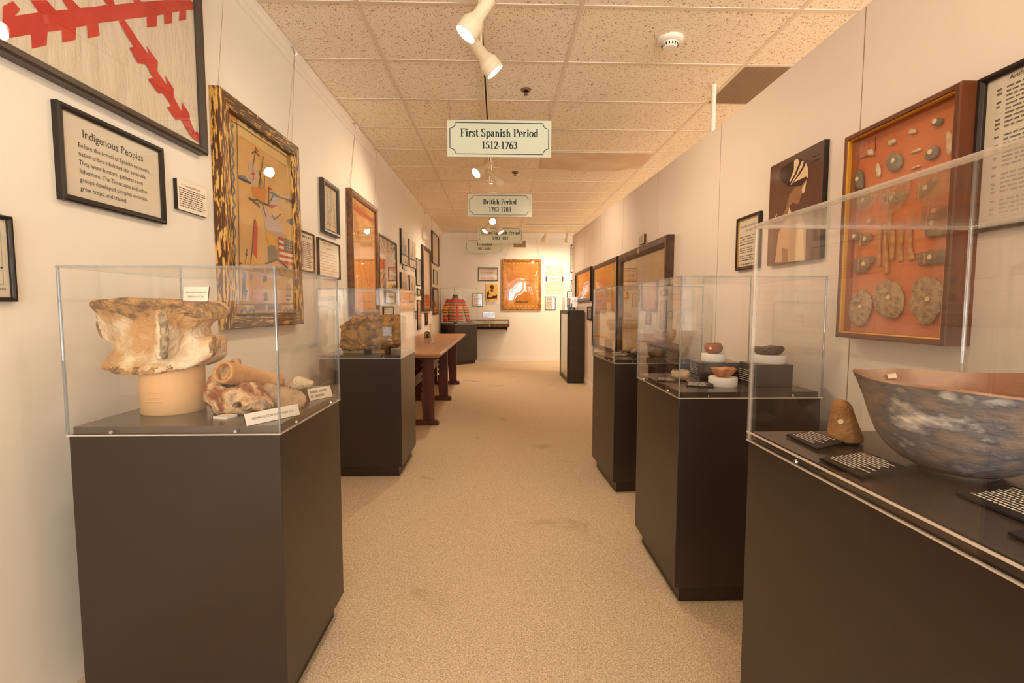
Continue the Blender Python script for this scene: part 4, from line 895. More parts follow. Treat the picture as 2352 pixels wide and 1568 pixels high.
oldphoto('upper right of four old street photographs on the left wall', 6.955, 7.43, 1.784, 2.165, 2)
oldphoto('lower left of four old street photographs on the left wall', 6.38, 6.84, 1.28, 1.655, 3)
oldphoto('lower right of four old street photographs on the left wall', 6.945, 7.40, 1.288, 1.655, 4)
for (a, b, c, d, lb) in ((6.57, 6.85, 1.706, 1.76, 'small caption card under the upper left old photograph'), (7.16, 7.45, 1.735, 1.778, 'small caption card under the upper right old photograph')):
    r, w = flatthing('caption_card', lb, 'card', LW, a, b, c, d, .01, PAPER, BLACKF, 'caption cards under the old photographs'); m = MB(LW); print_lines(m, a + .02, b - .02, c + .008, d - .006, 3, w, seed=2); m.build('lettering', FADED, r, fixn=False)
def textframe(label, T, u0, u1, v0, v1, n, seed, b=.012, fm=BLACKF, d=.02, ink=FADED, bead=None, pm=PAPER):
    r, w = frame('framed_text', label, 'framed text', T, u0, u1, v0, v1, d, b, fm, pm, bead=bead)
    m = MB(T); mu, mv = (u1 - u0) * .12, (v1 - v0) * .1
    print_lines(m, u0 + mu, u1 - mu, v0 + mv, v1 - mv, n, w, seed=seed); m.build('lettering', ink, r, fixn=False)
textframe('white framed document between the old photographs and the narrow map', LW, 7.51, 7.99, 1.54, 1.958, 12, 21)
textframe('tiny framed card below the white framed document', LW, 7.6, 7.88, 1.38, 1.49, 4, 22)
textframe('tall narrow framed sheet low on the left wall above the table', LW, 7.59, 7.89, .842, 1.31, 10, 23, ink=PINKINK)
textframe('tiny framed note left of the tall narrow sheet', LW, 7.33, 7.545, 1.02, 1.138, 4, 24, ink=PINKINK)
r, w = frame('framed_map', 'narrow brown framed map hung on wires near the far corner', 'framed map', LW, 8.02, 8.9, 1.127, 2.222, .05, .06, DARKWOOD, mat('aged_map_paper', (226, 190, 146), rough=.7, c2=(216, 168, 118), sc=3))
m = MB(LW); m.poly([(8.3, 1.22), (8.8, 1.2), (8.84, 1.3), (8.7, 1.42), (8.5, 1.36), (8.35, 1.44), (8.25, 1.32)], w); m.poly([(8.2, 1.3), (8.5, 1.38), (8.7, 1.46), (8.4, 1.5)], w + .0004, 1)
m.build('print', [mat('orange_map_wash', (222, 120, 62), rough=.7), mat('tan_map_wash', (206, 150, 104), rough=.7)], r, fixn=False)
r, w = frame('framed_flag', 'black framed pink and yellow flag high in the far left corner', 'framed flag', LW, 9.19, 10.12, 2.028, 2.64, .03, .03, BLACKF, mat('flag_pink_band', (206, 140, 112), rough=.7))
m = MB(LW); m.poly(rect_pts(9.22, 10.09, 2.2, 2.46), w); m.build('flag_band', mat('flag_yellow_band', (236, 176, 84), rough=.7), r, fixn=False)
textframe('small thin framed sheet in the corner under the pink and yellow flag', LW, 9.39, 9.87, 1.653, 1.925, 6, 25)
r, w = frame('framed_picture', 'dark framed picture low in the far left corner', 'framed picture', LW, 9.26, 9.93, 1.05, 1.58, .03, .04, DARKWOOD, mat('dim_print', (176, 146, 112), rough=.5, c2=(150, 120, 92), sc=4))
m = MB(LW); m.poly(rect_pts(9.32, 9.87, 1.1, 1.2), w); m.build('print', mat('pale_gold_print', (216, 186, 120), rough=.6), r, fixn=False)
textframe('small framed card between the narrow map and the corner, upper', LW, 9.0, 9.17, 1.62, 1.8, 4, 26)
textframe('small framed card between the narrow map and the corner, lower', LW, 9.0, 9.17, 1.3, 1.55, 4, 27)
r, w = frame('framed_picture', 'small dark picture above the far end of the table', 'framed picture', LW, 8.35, 8.64, .884, 1.095, .02, .02, BLACKF, mat('dark_red_print', (92, 66, 54), rough=.5, c2=(120, 80, 60), sc=20))
r = thing('strobe_alarm', 'white fire alarm strobe high on the left wall', 'fire alarm', LW(8.27, 2.34, 0))
m = MB(LW); m.prism(rect_pts(8.16, 8.38, 2.33, 2.46), 0, .05); m.build('housing', WHITEP, r, bevel=.012)
m = MB(LW); m.prism(rect_pts(8.2, 8.34, 2.35, 2.40), .05, .065); m.build('strobe_lens', mat('strobe_clear', (250, 246, 236), rough=.15), r, bevel=.008)
# hooks and wires from the picture rail
def hanger(label, u, ztop, wires, plane=LW):
    r = thing('picture_hook', label, 'picture hook', plane(u, ztop, .03), 'hooks and wires on the picture rail')
    m = MB(plane); P = [(u, ztop + .02, .036), (u, ztop + .03, .03), (u, ztop + .022, .044), (u, ztop - .004, .046), (u, ztop - .018, .05), (u, ztop - .022, .058), (u, ztop - .012, .064)]
    m.tube(P, .0035, 6); m.build('hook', SILVER, r, smooth=True)
    m = MB(plane)
    for (uu, z) in wires: m.tube([(u, ztop - .018, .05), (uu, z, .02)], .0013, 5)
    m.build('wire', mat('hanging_wire', (176, 150, 124), rough=.4, metal=.6), r)
hanger('rail hook and wire at the near corner of the ship tapestry', 2.42, 2.79, [(2.375, 2.215)])
hanger('rail hook and wire at the far corner of the ship tapestry', 3.174, 2.79, [(3.165, 2.215), (3.1, 2.215)])
hanger('rail hook and wire at the near corner of the orange map', 4.417, 2.79, [(4.33, 2.225), (4.3, 2.225)])
hanger('rail hook and wire at the far corner of the orange map', 5.123, 2.79, [(5.12, 2.225)])
hanger('rail hook and wire at the near corner of the narrow map', 8.169, 2.775, [(8.06, 2.222)])
hanger('rail hook and wire at the far corner of the narrow map', 8.95, 2.775, [(8.86, 2.222)])

# -- far wall
textframe('black framed text left of the big map on the far wall', FWL, -.451, -.013, 1.779, 2.076, 8, 31, b=.014, ink=PINKINK)
textframe('small black framed text partly behind the jacket case', FWL, -.577, -.351, 1.217, 1.512, 7, 32, b=.012, ink=PINKINK)
textframe('small framed text below the sketches on the far wall', FWL, 1.039, 1.273, 1.14, 1.437, 9, 33, b=.013)
r, w = flatthing('portrait_print', 'unframed amber portrait print left of the big map', 'portrait print', FWL, -.281, -.021, 1.349, 1.717, .02, mat('amber_print', (236, 186, 92), rough=.7, c2=(246, 206, 124), sc=6))
m = MB(FWL)
for P in ([(-.2, 1.64), (-.17, 1.69), (-.12, 1.68), (-.1, 1.63), (-.12, 1.6), (-.16, 1.61)], [(-.17, 1.61), (-.13, 1.6), (-.12, 1.56), (-.15, 1.54), (-.18, 1.57)], [(-.26, 1.52), (-.22, 1.56), (-.2, 1.5), (-.24, 1.42), (-.27, 1.4)], [(-.24, 1.44), (-.17, 1.42), (-.12, 1.46), (-.06, 1.45), (-.04, 1.4), (-.1, 1.39), (-.2, 1.385)], [(-.27, 1.39), (-.22, 1.36), (-.2, 1.4), (-.25, 1.44)], [(-.06, 1.5), (-.03, 1.47), (-.04, 1.38), (-.07, 1.42)]):
    m.poly(P, w)
for P in ([(-.21, 1.58), (-.24, 1.52), (-.22, 1.46), (-.15, 1.47)], [(-.12, 1.56), (-.06, 1.53), (-.04, 1.46), (-.1, 1.47)], [(-.2, 1.66), (-.15, 1.7), (-.1, 1.67)]): m.strip(P, .008, w)
m.build('drawing', mat('umber_ink', (92, 58, 34), rough=.8), r, fixn=False)
r, w = flatthing('caption_card', 'pale caption card under the amber portrait print', 'card', FWL, -.273, -.021, 1.262, 1.347, .012, PAPER); m = MB(FWL); print_lines(m, -.26, -.03, 1.275, 1.335, 4, w, seed=5); m.build('lettering', FADED, r, fixn=False)
r, w = flatthing('metal_plaque', 'shiny silver plaque on the far wall above the table case', 'plaque', FWL, -.344, -.089, .973, 1.089, .012, mat('brushed_silver', (200, 200, 204), rough=.3, metal=.9, c2=(235, 235, 235), sc=14))
m = MB(FWL); print_lines(m, -.33, -.1, .985, 1.075, 5, w, seed=7); m.build('lettering', mat('etched_grey', (150, 150, 152), rough=.5), r, fixn=False)
for (a, b, c, d, lb, sd) in ((1.035, 1.452, 1.906, 2.125, 'upper sketch print of a fort plan, right of the big map', 1), (1.043, 1.455, 1.516, 1.769, 'lower sketch print of a town view, right of the big map', 2)):
    r, w = flatthing('sketch_print', lb, 'print', FWL, a, b, c, d, .012, CREAMP, None, 'sketch prints on the far wall'); m = MB(FWL); rn = random.Random(sd)
    for k in range(60):
        u = rn.uniform(a + .03, b - .03); v = rn.uniform(c + .02, d - .03)
        if sd == 1 and a + .18 < u < a + .3 and v > c + .06: continue
        m.strip([(u, v), (u + rn.uniform(-.03, .03), v + rn.uniform(-.012, .012)), (u + rn.uniform(-.05, .05), v + rn.uniform(-.02, .02))], .004, w)
    m.build('drawing', mat('sepia_ink', (112, 84, 64), rough=.8), r, fixn=False)
r, w = flatthing('caption_plaque', 'caption strip with blue and maroon ends between the two sketches', 'card', FWL, 1.05, 1.446, 1.779, 1.882, .014, PAPER, BLACKF)
m = MB(FWL); m.poly(rect_pts(1.05, 1.08, 1.78, 1.881), w); m.poly(rect_pts(1.416, 1.446, 1.78, 1.881), w, 1); print_lines(m, 1.1, 1.4, 1.81, 1.85, 2, w, 2, seed=4)
m.build('lettering', [mat('royal_blue_print', (62, 74, 140), rough=.7), mat('maroon_print', (96, 36, 48), rough=.7), PINKINK], r, fixn=False)
# big map under bulging clear acrylic
r, w = frame('framed_map', 'big gilt framed orange map with a bulging glossy cover, far wall', 'framed map', FWL, .073, .947, 1.139, 2.256, .05, .05, GILT, mat('amber_map_cloth', (222, 150, 62), rough=.6, c2=(206, 128, 44), sc=3), glass=False)
m = MB(FWL)
for k in range(9):
    x = .16 + k * .0875
    for z in (1.225, 2.17): m.poly([(x + .022 * math.cos(q * PI / 4), z + .016 * math.sin(q * PI / 4)) for q in range(8)], w)
for k in range(10):
    z = 1.30 + k * .088
    for x in (.15, .87): m.poly([(x + .014 * math.cos(q * PI / 4), z + .018 * math.sin(q * PI / 4)) for q in range(8)], w)
m.poly([(.32, 1.83), (.42, 1.83), (.42, 1.74), (.32, 1.72)], w, 1); m.poly([(.24, 1.84), (.29, 1.84), (.29, 1.76), (.24, 1.75)], w, 1)
m.strip([(.44, 1.77), (.5, 1.83), (.56, 1.79), (.68, 1.8), (.8, 1.77)], .012, w, 2); m.strip([(.62, 1.68), (.7, 1.7), (.66, 1.64)], .014, w, 2)
m.strip([(.3, 2.12), (.3, 1.4)], .02, w, 1); m.strip([(.71, 2.12), (.71, 1.5)], .02, w, 1)
print_lines(m, .38, .66, 1.30, 1.335, 1, w, 2, fill=.7, ragged=.02, seed=3)
m.build('print', [mat('straw_dye', (236, 190, 100), rough=.7), mat('rust_dye', (206, 104, 40), rough=.7), mat('dark_olive_dye', (96, 74, 44), rough=.7)], r, fixn=False)
m = MB(FWL); vs = []; nx = ny = 20
for j in range(ny + 1):
    for i in range(nx + 1):
        u = i / nx; v = j / ny
        vs.append((.122 + .776 * u, 1.188 + 1.019 * v, .034 + .030 * (math.sin(PI * u) * math.sin(PI * v)) ** .7 + .004 * math.sin(u * 7 + v * 5)))
m.add(vs, [(j * (nx + 1) + i, j * (nx + 1) + i + 1, (j + 1) * (nx + 1) + i + 1, (j + 1) * (nx + 1) + i) for j in range(ny) for i in range(nx)])
m.build('acrylic_cover', clear_mat('bowed_acrylic', (.97, .97, .96), base=.12), r, smooth=True)
r = thing('picture_hook', 'hook and spread wires above the big gilt framed map', 'picture hook', FWL(.51, 2.74, .03), 'hooks and wires on the picture rail')
m = MB(FWL)
m.tube([(.13, 2.26, .03), (.32, 2.755, .04)], .0018, 5); m.tube([(.91, 2.26, .03), (.82, 2.755, .04)], .0018, 5); m.build('wire', MATS['hanging_wire'], r)
m = MB(FWL)
for u in (.32, .82): m.tube([(u, 2.80, .04), (u, 2.75, .045), (u, 2.742, .055)], .004, 6)
m.build('hook', SILVER, r)
r = thing('wall_vent', 'white framed air vent grille above the big map', 'vent', FWL(.47, 2.49, 0))
m = MB(FWL); A = loop(.30, .64, 2.49, 2.70, 0); B = loop(.30, .64, 2.49, 2.70, .035); m.add([(x, y, .008) for x, y in A] + [(x, y, .014) for x, y in B], [(j, (j + 1) % 4, 4 + (j + 1) % 4, 4 + j) for j in range(4)]); m.add([(x, y, 0) for x, y in A] + [(x, y, .008) for x, y in A], [(j, (j + 1) % 4, 4 + (j + 1) % 4, 4 + j) for j in range(4)])
m.build('frame', WHITEP, r)
m = MB(FWL); m.prism(rect_pts(.335, .605, 2.525, 2.665), .0, .003); m.build('backing', mat('duct_brown', (110, 78, 48), rough=.8), r)
m = MB(FWL)
for k in range(16): m.prism(rect_pts(.337 + k * .017, .344 + k * .017, 2.525, 2.665), .006, .01)
for k in range(9): m.prism(rect_pts(.335, .605, 2.527 + k * .0165, 2.531 + k * .0165), .004, .007)
m.build('grille', mat('vent_tan', (196, 164, 120), rough=.5), r)
textframe('tall framed sheet on the far wall, just past the partition end', FWL, 1.604, 1.86, 1.97, 2.587, 8, 41, b=.02)
textframe('middle small frame on the far wall, just past the partition end', FWL, 1.612, 1.86, 1.584, 1.806, 5, 42, b=.018)
textframe('lower frame on the far wall, just past the partition end', FWL, 1.532, 1.86, 1.2, 1.56, 5, 43, b=.018)

# -- partition
def R_(y0, y1): return -y1, -y0
u0, u1 = R_(2.481, 2.7185)
r, w = frame('framed_text', 'black and gold framed biography text left of the profile portrait', 'framed text', RW, u0, u1, 1.40, 1.688, .022, .016, BLACKF, bead=GOLD)
m = MB(RW); uc = (u0 + u1) / 2
sans(m, 'Zelia Mary Wilson Sewell', uc, 1.629, .0155, w, align='CENTER'); sans(m, '1887 - 1980', uc, 1.604, .014, w, align='CENTER')
for (a, b, n, s_) in ((1.53, 1.585, 4, 1), (1.488, 1.522, 3, 2), (1.445, 1.48, 3, 3), (1.422, 1.436, 1, 4)): print_lines(m, u0 + .03, u1 - .03, a, b, n, w, seed=s_, fill=.42)
m.build('lettering', MATS['brown_print'], r, fixn=False)
u0, u1 = R_(1.9925, 2.387)
r, w = flatthing('portrait_photograph', 'glossy sepia profile portrait of a person in a headscarf, unframed', 'photograph', RW, u0, u1, 1.398, 1.88, .022, mat('sepia_photo_gloss', (98, 64, 50), rough=.12, spec=.6, c2=(116, 78, 60), sc=3), BLACKF)
ph = ART['photo']; neg = lambda P: [(-a, b) for a, b in P]
m = MB(RW); SM = [mat('sepia_dark', (56, 36, 29), rough=.12, spec=.6), mat('sepia_mid', (158, 112, 84), rough=.12, spec=.6), mat('sepia_light', (236, 206, 170), rough=.12, spec=.6), mat('sepia_cream', (206, 168, 130), rough=.12, spec=.6)]
m.poly(neg(ph['robe']), w, 3); m.poly(neg(ph['wrap']), w + .0002, 0); m.poly(neg(ph['face']), w + .0003, 1)
for P in ph['streak'] + ph['hi']: m.poly(neg(P), w + .0005, 2)
m.poly(neg(ph['fold'][0]), w + .0004, 2); m.poly(neg(ph['fold'][1]), w + .0004, 1)
print_lines(m, u1 - .07, u1 - .012, 1.80, 1.84, 2, w, 0, seed=4, fill=.3)
m.build('image', SM, r, fixn=False)

# shadow box of stone and bone pieces
u0, u1 = R_(1.3485, 1.803)
r = thing('shadow_box', 'deep mahogany shadow box lined with rust orange board, near partition', 'display box', RW((u0 + u1) / 2, 1.08, 0))
m = MB(RW); prof = [(0, 0), (0, .072), (.004, .076), (.016, .076), (.02, .07), (.022, .05)]
for k, (i, w) in enumerate(prof[:-1]):
    i2, w2 = prof[k + 1]; A = loop(u0, u1, 1.08, 1.82, i); B = loop(u0, u1, 1.08, 1.82, i2)
    m.add([(x, y, w) for x, y in A] + [(x, y, w2) for x, y in B], [(j, (j + 1) % 4, 4 + (j + 1) % 4, 4 + j) for j in range(4)])
m.build('case', MAHOG, r)
m = MB(RW)
for (i, w, i2, w2) in ((.0185, .0735, .0225, .071), (.0225, .071, .023, .06)):
    A = loop(u0, u1, 1.08, 1.82, i); B = loop(u0, u1, 1.08, 1.82, i2); m.add([(x, y, w) for x, y in A] + [(x, y, w2) for x, y in B], [(j, (j + 1) % 4, 4 + (j + 1) % 4, 4 + j) for j in range(4)])
m.build('inner_bead', GOLD, r)
m = MB(RW); A = loop(u0, u1, 1.08, 1.82, .022); B = A; m.add([(x, y, .06) for x, y in A] + [(x, y, .030) for x, y in A], [(j, (j + 1) % 4, 4 + (j + 1) % 4, 4 + j) for j in range(4)])
m.build('lining', mat('rust_lining', (170, 90, 50), rough=.7), r)
m = MB(RW); m.prism(loop(u0, u1, 1.08, 1.82, .02), .024, .032); m.build('backboard', mat('rust_orange_board', (222, 124, 72), rough=.75, c2=(228, 134, 80), sc=3), r)
m = MB(RW); m.prism(loop(u0, u1, 1.08, 1.82, .02), .056, .058); m.build('glass', GLASS, r)
SB = ART['sb']; SBM = {
 'white_bead': mat('white_shell_bead', (236, 222, 196), rough=.6, c2=(214, 190, 158), sc=60), 'point': mat('white_chert', (238, 218, 186), rough=.6, c2=(216, 186, 146), sc=50),
 'tube': mat('white_pipe_clay', (240, 224, 196), rough=.6, c2=(222, 196, 160), sc=60), 'disc': mat('grey_pebble', (138, 126, 110), rough=.6, c2=(156, 144, 126), sc=40),
 'plummet': mat('green_grey_stone', (112, 106, 86), rough=.6, c2=(128, 120, 98), sc=40), 'bone': mat('tan_bone', (206, 150, 96), rough=.6, c2=(176, 118, 70), sc=40),
 'sherd': mat('grey_brown_sherd', (164, 128, 96), rough=.8, c2=(126, 96, 72), sc=50, bump=.3, bsc=120), 'stone': mat('buff_limestone', (206, 176, 140), rough=.8, c2=(168, 138, 106), sc=38, det=8, lo=.42, hi=.62, bump=.8, bsc=70)}
SBL = {'white_bead': ('shell_bead', 'bead', ['small white bead at the crossed red strings in the shadow box', 'small white bead right of the strings in the shadow box', 'white pierced bead near the top of the shadow box']),
 'point': ('spear_point', 'stone point', ['slim white stone point near the left side of the shadow box', 'long white blade at the upper right of the shadow box']),
 'tube': ('clay_pipe_stem', 'pipe stem', ['white tube with a dark hole in the shadow box', 'white slender stem below the tube in the shadow box']),
 'disc': ('pebble_disc', 'stone', ['biggest grey round pebble tied in the upper shadow box', 'grey oval pebble marked with a white dot, right side of shadow box', 'small grey pebble near the top right of the shadow box']),
 'plummet': ('stone_plummet', 'stone', ['greenish pear shaped stone hung at the left of the shadow box']),
 'bone': ('bone_tool', 'bone', ['leftmost bone strip of the row in the shadow box', 'longest curved bone strip in the row in the shadow box', 'grey brown middle bone of the row in the shadow box', 'fourth bone of the row in the shadow box', 'rightmost knobbed bone of the row in the shadow box']),
 'sherd': ('pottery_sherd', 'sherd', ['pale sherd under the greenish stone in the shadow box', 'pale sherd just left of the box middle under the case rim', 'large beak shaped sherd at the upper right of the box', 'small pale flake at the far left of the shadow box', 'dark triangular sherd left of the bones in the shadow box', 'dark sherd pair at left under the triangular one in the box', 'net marked sherd at the right edge of the shadow box', 'lower right brown sherd tied with two threads', 'small dark sherd above the triangular one in the shadow box', 'brown sherd right of the bones, tied and dotted']),
 'stone': ('limestone_slab', 'stone', ['notched slab at the bottom left of the shadow box', 'round disc slab at the bottom middle of the shadow box', 'big ragged slab at the bottom right of the shadow box'])}
DOT = mat('paper_dot', (246, 226, 186), rough=.8)
THREAD = mat('pale_thread', (222, 190, 130), rough=.7)
for k, polys in SB.items():
    nm, cat, labs = SBL[k]
    for i, P in enumerate(polys):
        P = [(a, b) for a, b in P]; xs = [p[0] for p in P]; zs = [p[1] for p in P]; W = min(max(xs) - min(xs), max(zs) - min(zs))
        dep = {'stone': .0105, 'bone': .007, 'sherd': .009, 'point': .006, 'tube': .005}.get(k, min(.0105, W * .42))
        c = ((min(xs) + max(xs)) / 2, (min(zs) + max(zs)) / 2)
        T = None
        m0 = pillow(P, 0, dep, max(.0028, min(.006, W / 9)), amp=.0016 if k in ('stone', 'sherd') else .0008, nsc=90)
        m = MB(); m.add([(1.36 - .0325 - dep * .9 + v.y, v.x, v.z) for v in m0.v], m0.f)
        hasdot = k in ('stone', 'disc', 'plummet') or (k == 'sherd' and i != 6)
        if hasdot or k in ('sherd', 'disc', 'stone'):
            rt = thing(nm, labs[i], cat, (1.335, c[0], min(zs)), None)
            m.build('piece', SBM[k], rt, smooth=True)
            x = 1.36 - .0325 - dep * 1.95
            if hasdot:
                d_ = MB(); d_.lathe([(.0001, -.0012), (.0075, -.0012), (.0075, .0012), (.0001, .0012)], (x - .001, c[0] - W * .12, c[1] + W * .05), n=14, axis=(-1, 0, 0)); d_.build('number_dot', DOT, rt)
            if k in ('sherd', 'disc', 'stone') and not (k == 'sherd' and i in (3, 6)):
                d_ = MB(); yy = c[0] + W * .28
                if k == 'sherd': d_.tube([(x, yy, min(zs) + W * .1), (x - .001, yy, c[1]), (x, yy, max(zs) - W * .12)], .0011, 5)
                else: d_.tube([(x, c[0] - W * .3, c[1] + W * .2), (x - .001, c[0], c[1] + W * .22), (x, c[0] + W * .3, c[1] + W * .2)], .0011, 5)
                d_.build('tie_thread', THREAD, rt)
        else:
            tag(m.build(nm, SBM[k], smooth=True), labs[i], cat)
# red strings
sy = sum(p[0] for p in SB['white_bead'][0]) / 4; sz = sum(p[1] for p in SB['white_bead'][0]) / 4
r = thing('red_string', 'red string bent square through the small bead in the shadow box', 'string', (1.338, 1.70, 1.66))
m = MB(); m.tube([(1.324, 1.776, sz - .004), (1.324, sy + .012, sz - .004), (1.324, sy - .012, sz + .006), (1.324, sy - .009, 1.79)], .0016, 6); m.build('string', mat('dark_red_string', (120, 30, 24), rough=.7), r)

u0, u1 = R_(.7, 1.352)
r, w = frame('framed_text', 'large black framed artifact list cut off by the right picture edge', 'framed text', RW, u0, u1, 1.402, 1.824, .03, .018, BLACKF)
m = MB(RW); sans(m, 'Artifacts', u0 + .075, 1.79, .0165, w); print_lines(m, u0 + .145, u0 + .4, 1.788, 1.801, 1, w, seed=9, fill=.8)
print_lines(m, u0 + .07, u0 + .5, 1.44, 1.78, 30, w, 1, seed=10, fill=.42, ragged=.5, skip=(10, 19, 25))
print_lines(m, u0 + .045, u0 + .058, 1.44, 1.78, 30, w, 1, seed=11, fill=.5, ragged=.1, skip=(2, 5, 6, 10, 12, 15, 17, 19, 21, 25, 27))
m.build('lettering', [INK, mat('grey_print', (120, 100, 92), rough=.8)], r, fixn=False)
u0, u1 = R_(4.46, 4.625)
r, w = flatthing('text_plaque', 'small white plaque above the biggest brown framed map', 'plaque', RW, u0, u1, 1.788, 1.87, .02, PAPER, DARKWOOD)
m = MB(RW); print_lines(m, u0 + .015, u1 - .015, 1.797, 1.862, 7, w, seed=12); m.build('lettering', FADED, r, fixn=False)
OLDMAP = mat('yellowed_map_paper', (216, 178, 118), rough=.5, c2=(198, 154, 92), sc=4, det=8, c3=(226, 192, 136))
def oldmap(label, y0, y1, z0, z1, d, b, fm, seed, pm):
    u0, u1 = R_(y0, y1)
    r, w = frame('framed_map', label, 'framed map', RW, u0, u1, z0, z1, d, b, fm, pm, group='old maps on the partition')
    m = MB(RW); rn = random.Random(seed)
    for k in range(34):
        u = rn.uniform(u0 + b * 2, u1 - b * 2); v = rn.uniform(z0 + b * 2, z1 - b * 2.5); P = [(u, v)]
        for q in range(5): u = min(u1 - b * 1.6, max(u0 + b * 1.6, u + rn.uniform(-.09, .09))); v = min(z1 - b * 1.5, max(z0 + b * 1.5, v + rn.uniform(-.05, .05))); P.append((u, v))
        m.strip(P, .004, w)
    for k in range(4): v = z1 - b * 2 - k * .16; m.strip([(u0 + b * 1.4, v), (u1 - b * 1.4, v - .03)], .003, w)
    m.build('print', mat('map_line_ochre', (176, 132, 78), rough=.7), r, fixn=False)
    return r
r = oldmap('biggest brown framed yellowed map on the partition, behind the acrylic cases', 3.735, 5.245, .655, 1.757, .06, .085, DARKWOOD, 1, OLDMAP)
m = MB(RW); m.lathe([(.0001, .004), (.016, .003), (.024, 0), (.024, -.004)], (-4.5, 1.715, .06), n=16, axis=(0, 0, 1)); m.build('medallion', GOLD, r)
oldmap('middle black framed yellowed map on the partition', 5.40, 6.81, .652, 1.768, .04, .05, BLACKF, 2, mat('amber_map_paper', (214, 164, 88), rough=.5, c2=(196, 140, 66), sc=4, det=8))
oldmap('farthest and smallest framed yellowed map on the partition', 6.96, 8.38, 1.29, 1.788, .04, .05, BLACKF, 3, MATS['amber_map_paper'])
textframe('small black framed label below the farthest partition map', RW, -7.297, -6.95, 1.004, 1.215, 5, 51, b=.022)
# ================================================================== pedestals and acrylic covers
def prot(c, a):
    ca, sa = math.cos(a), math.sin(a)
    return lambda x, y, z: (c[0] + x * ca - y * sa, c[1] + x * sa + y * ca, z)
TK = .006
def pedestal(label, cx, cy, W, D, zb=.84, zd=.862, a=0., kick=(.03, .075), group=None, inset=.007):
    T = prot((cx, cy), a); r = thing('display_pedestal', label, 'pedestal', (cx, cy, 0), group)
    m = MB(T); m.box(-W / 2, W / 2, -D / 2, D / 2, kick[1], zb); m.build('body', BLACKLAM, r, bevel=.0015)
    m = MB(T); k = kick[0]; m.box(-W / 2 + k, W / 2 - k, -D / 2 + k, D / 2 - k, 0, kick[1]); m.build('toe_kick', BLACKLAM, r)
    m = MB(T); m.box(-W / 2 + inset, W / 2 - inset, -D / 2 + inset, D / 2 - inset, zb, zd); m.build('deck', DECKLAM, r)
    return r
def cover(label, cx, cy, W, D, z0, z1, a=0., t=TK, edge=EDGE, edge2=EDGE2, rounded=False, screws=True, nside=2):
    T = prot((cx, cy), a); r = thing('acrylic_cover', label, 'display cover', (cx, cy, z0))
    w, d = W / 2, D / 2; zt = z1 - t
    for y in (-d, d - t): m = MB(T); m.box(-w, w, y, y + t, z0 + .0005, zt, 0, side=1); m.build('panel', [ACR, edge], r)
    for x in (-w, w - t): m = MB(T); m.box(x, x + t, -d + t, d - t, z0 + .0005, zt, 0, side=2); m.build('panel', [ACR, edge], r)
    m = MB(T); m.box(-w, w, -d, d, zt, z1, 0, side=0); m.build('lid', [ACR, edge], r)
    # polished rims: lower edge and upright corners
    m = MB(T); e = .0016
    for (x0, x1, y0, y1) in ((-w, w, -d - .0004, -d + t), (-w, w, d - t, d + .0004), (-w - .0004, -w + t, -d, d), (w - t, w + .0004, -d, d)): m.box(x0, x1, y0, y1, z0, z0 + e * 2)
    m.build('lower_rim', edge2, r)
    for sx in (-1, 1):
        for sy in (-1, 1): m = MB(T); m.cyl((sx * (w - t / 2), sy * (d - t / 2), z0 + .004), (sx * (w - t / 2), sy * (d - t / 2), z1 - .003), t * (.42 if rounded else .5), n=8); m.build('corner_joint', edge, r)
    if rounded:
        m = MB(T)
        for p, q in (((-w, -d), (w, -d)), ((w, -d), (w, d)), ((w, d), (-w, d)), ((-w, d), (-w, -d))): m.cyl((*p, z1 - t / 2), (*q, z1 - t / 2), t * .6, n=10)
        m.build('rounded_edge', EDGE3, r, smooth=True)
    if rounded:
        m = MB(T); m.box(-w - .0006, -w + .002, -d, d, z0 + .022, z0 + .0265); m.build('flange_line', edge2, r)
    if screws:
        zz = z0 + .011
        for s_ in (-.5, .5):
            for (p, n_) in (((s_ * w * 1.16, -d - .003), (0, -1)), ((s_ * w * 1.16, d + .003), (0, 1)), ((-w - .003, s_ * d * 1.16), (-1, 0)), ((w + .003, s_ * d * 1.16), (1, 0))):
                m = MB(T); m.cyl((p[0] - n_[0] * .003, p[1] - n_[1] * .003, zz), (p[0] + n_[0] * .001, p[1] + n_[1] * .001, zz), .0052, .004, n=14); m.build('screw', SILVER, r, smooth=False)
    return r
ZD = .862; R3A = .047
# nearest left case
pedestal('nearest left black display pedestal, holding the fossil bones', -.893, 1.583, .57, .50)
cover('clear acrylic cover over the fossil bones, nearest left', -.893, 1.583, .578, .508, .838, 1.302)
pedestal('black display pedestal on the left under the coquina rock', -.955, 3.61, .558, .558)
cover('clear acrylic cover over the coquina rock', -.955, 3.61, .566, .566, .838, 1.32)
pedestal('black display pedestal on the right with little bowls on white discs', .981, 2.112, .56, .56)
cover('clear acrylic cover over the little bowls on white discs', .981, 2.112, .568, .568, .838, 1.313)
pedestal('black display pedestal on the right holding dark stones, third from camera', .997, 3.288, .56, .56, a=R3A)
cover('clear acrylic cover over the dark stones, third on the right', .997, 3.288, .568, .568, .838, 1.327, a=R3A)
pedestal('long black display case base nearest the camera on the right', .955, .74, .572, 1.02)
cover('large clear acrylic cover with rounded rim over the big bowl', .955, .74, .580, 1.028, .836, 1.405, t=.009, rounded=True, edge=EDGE3, edge2=EDGE2)
pedestal('dark pedestal turned cornerwise in the far left corner, under the jacket', -.852, 10.33, .56, .56, a=.66)
cover('clear acrylic cover around the striped jacket in the far left corner', -.852, 10.33, .566, .566, .838, 1.60, a=.66, screws=False)

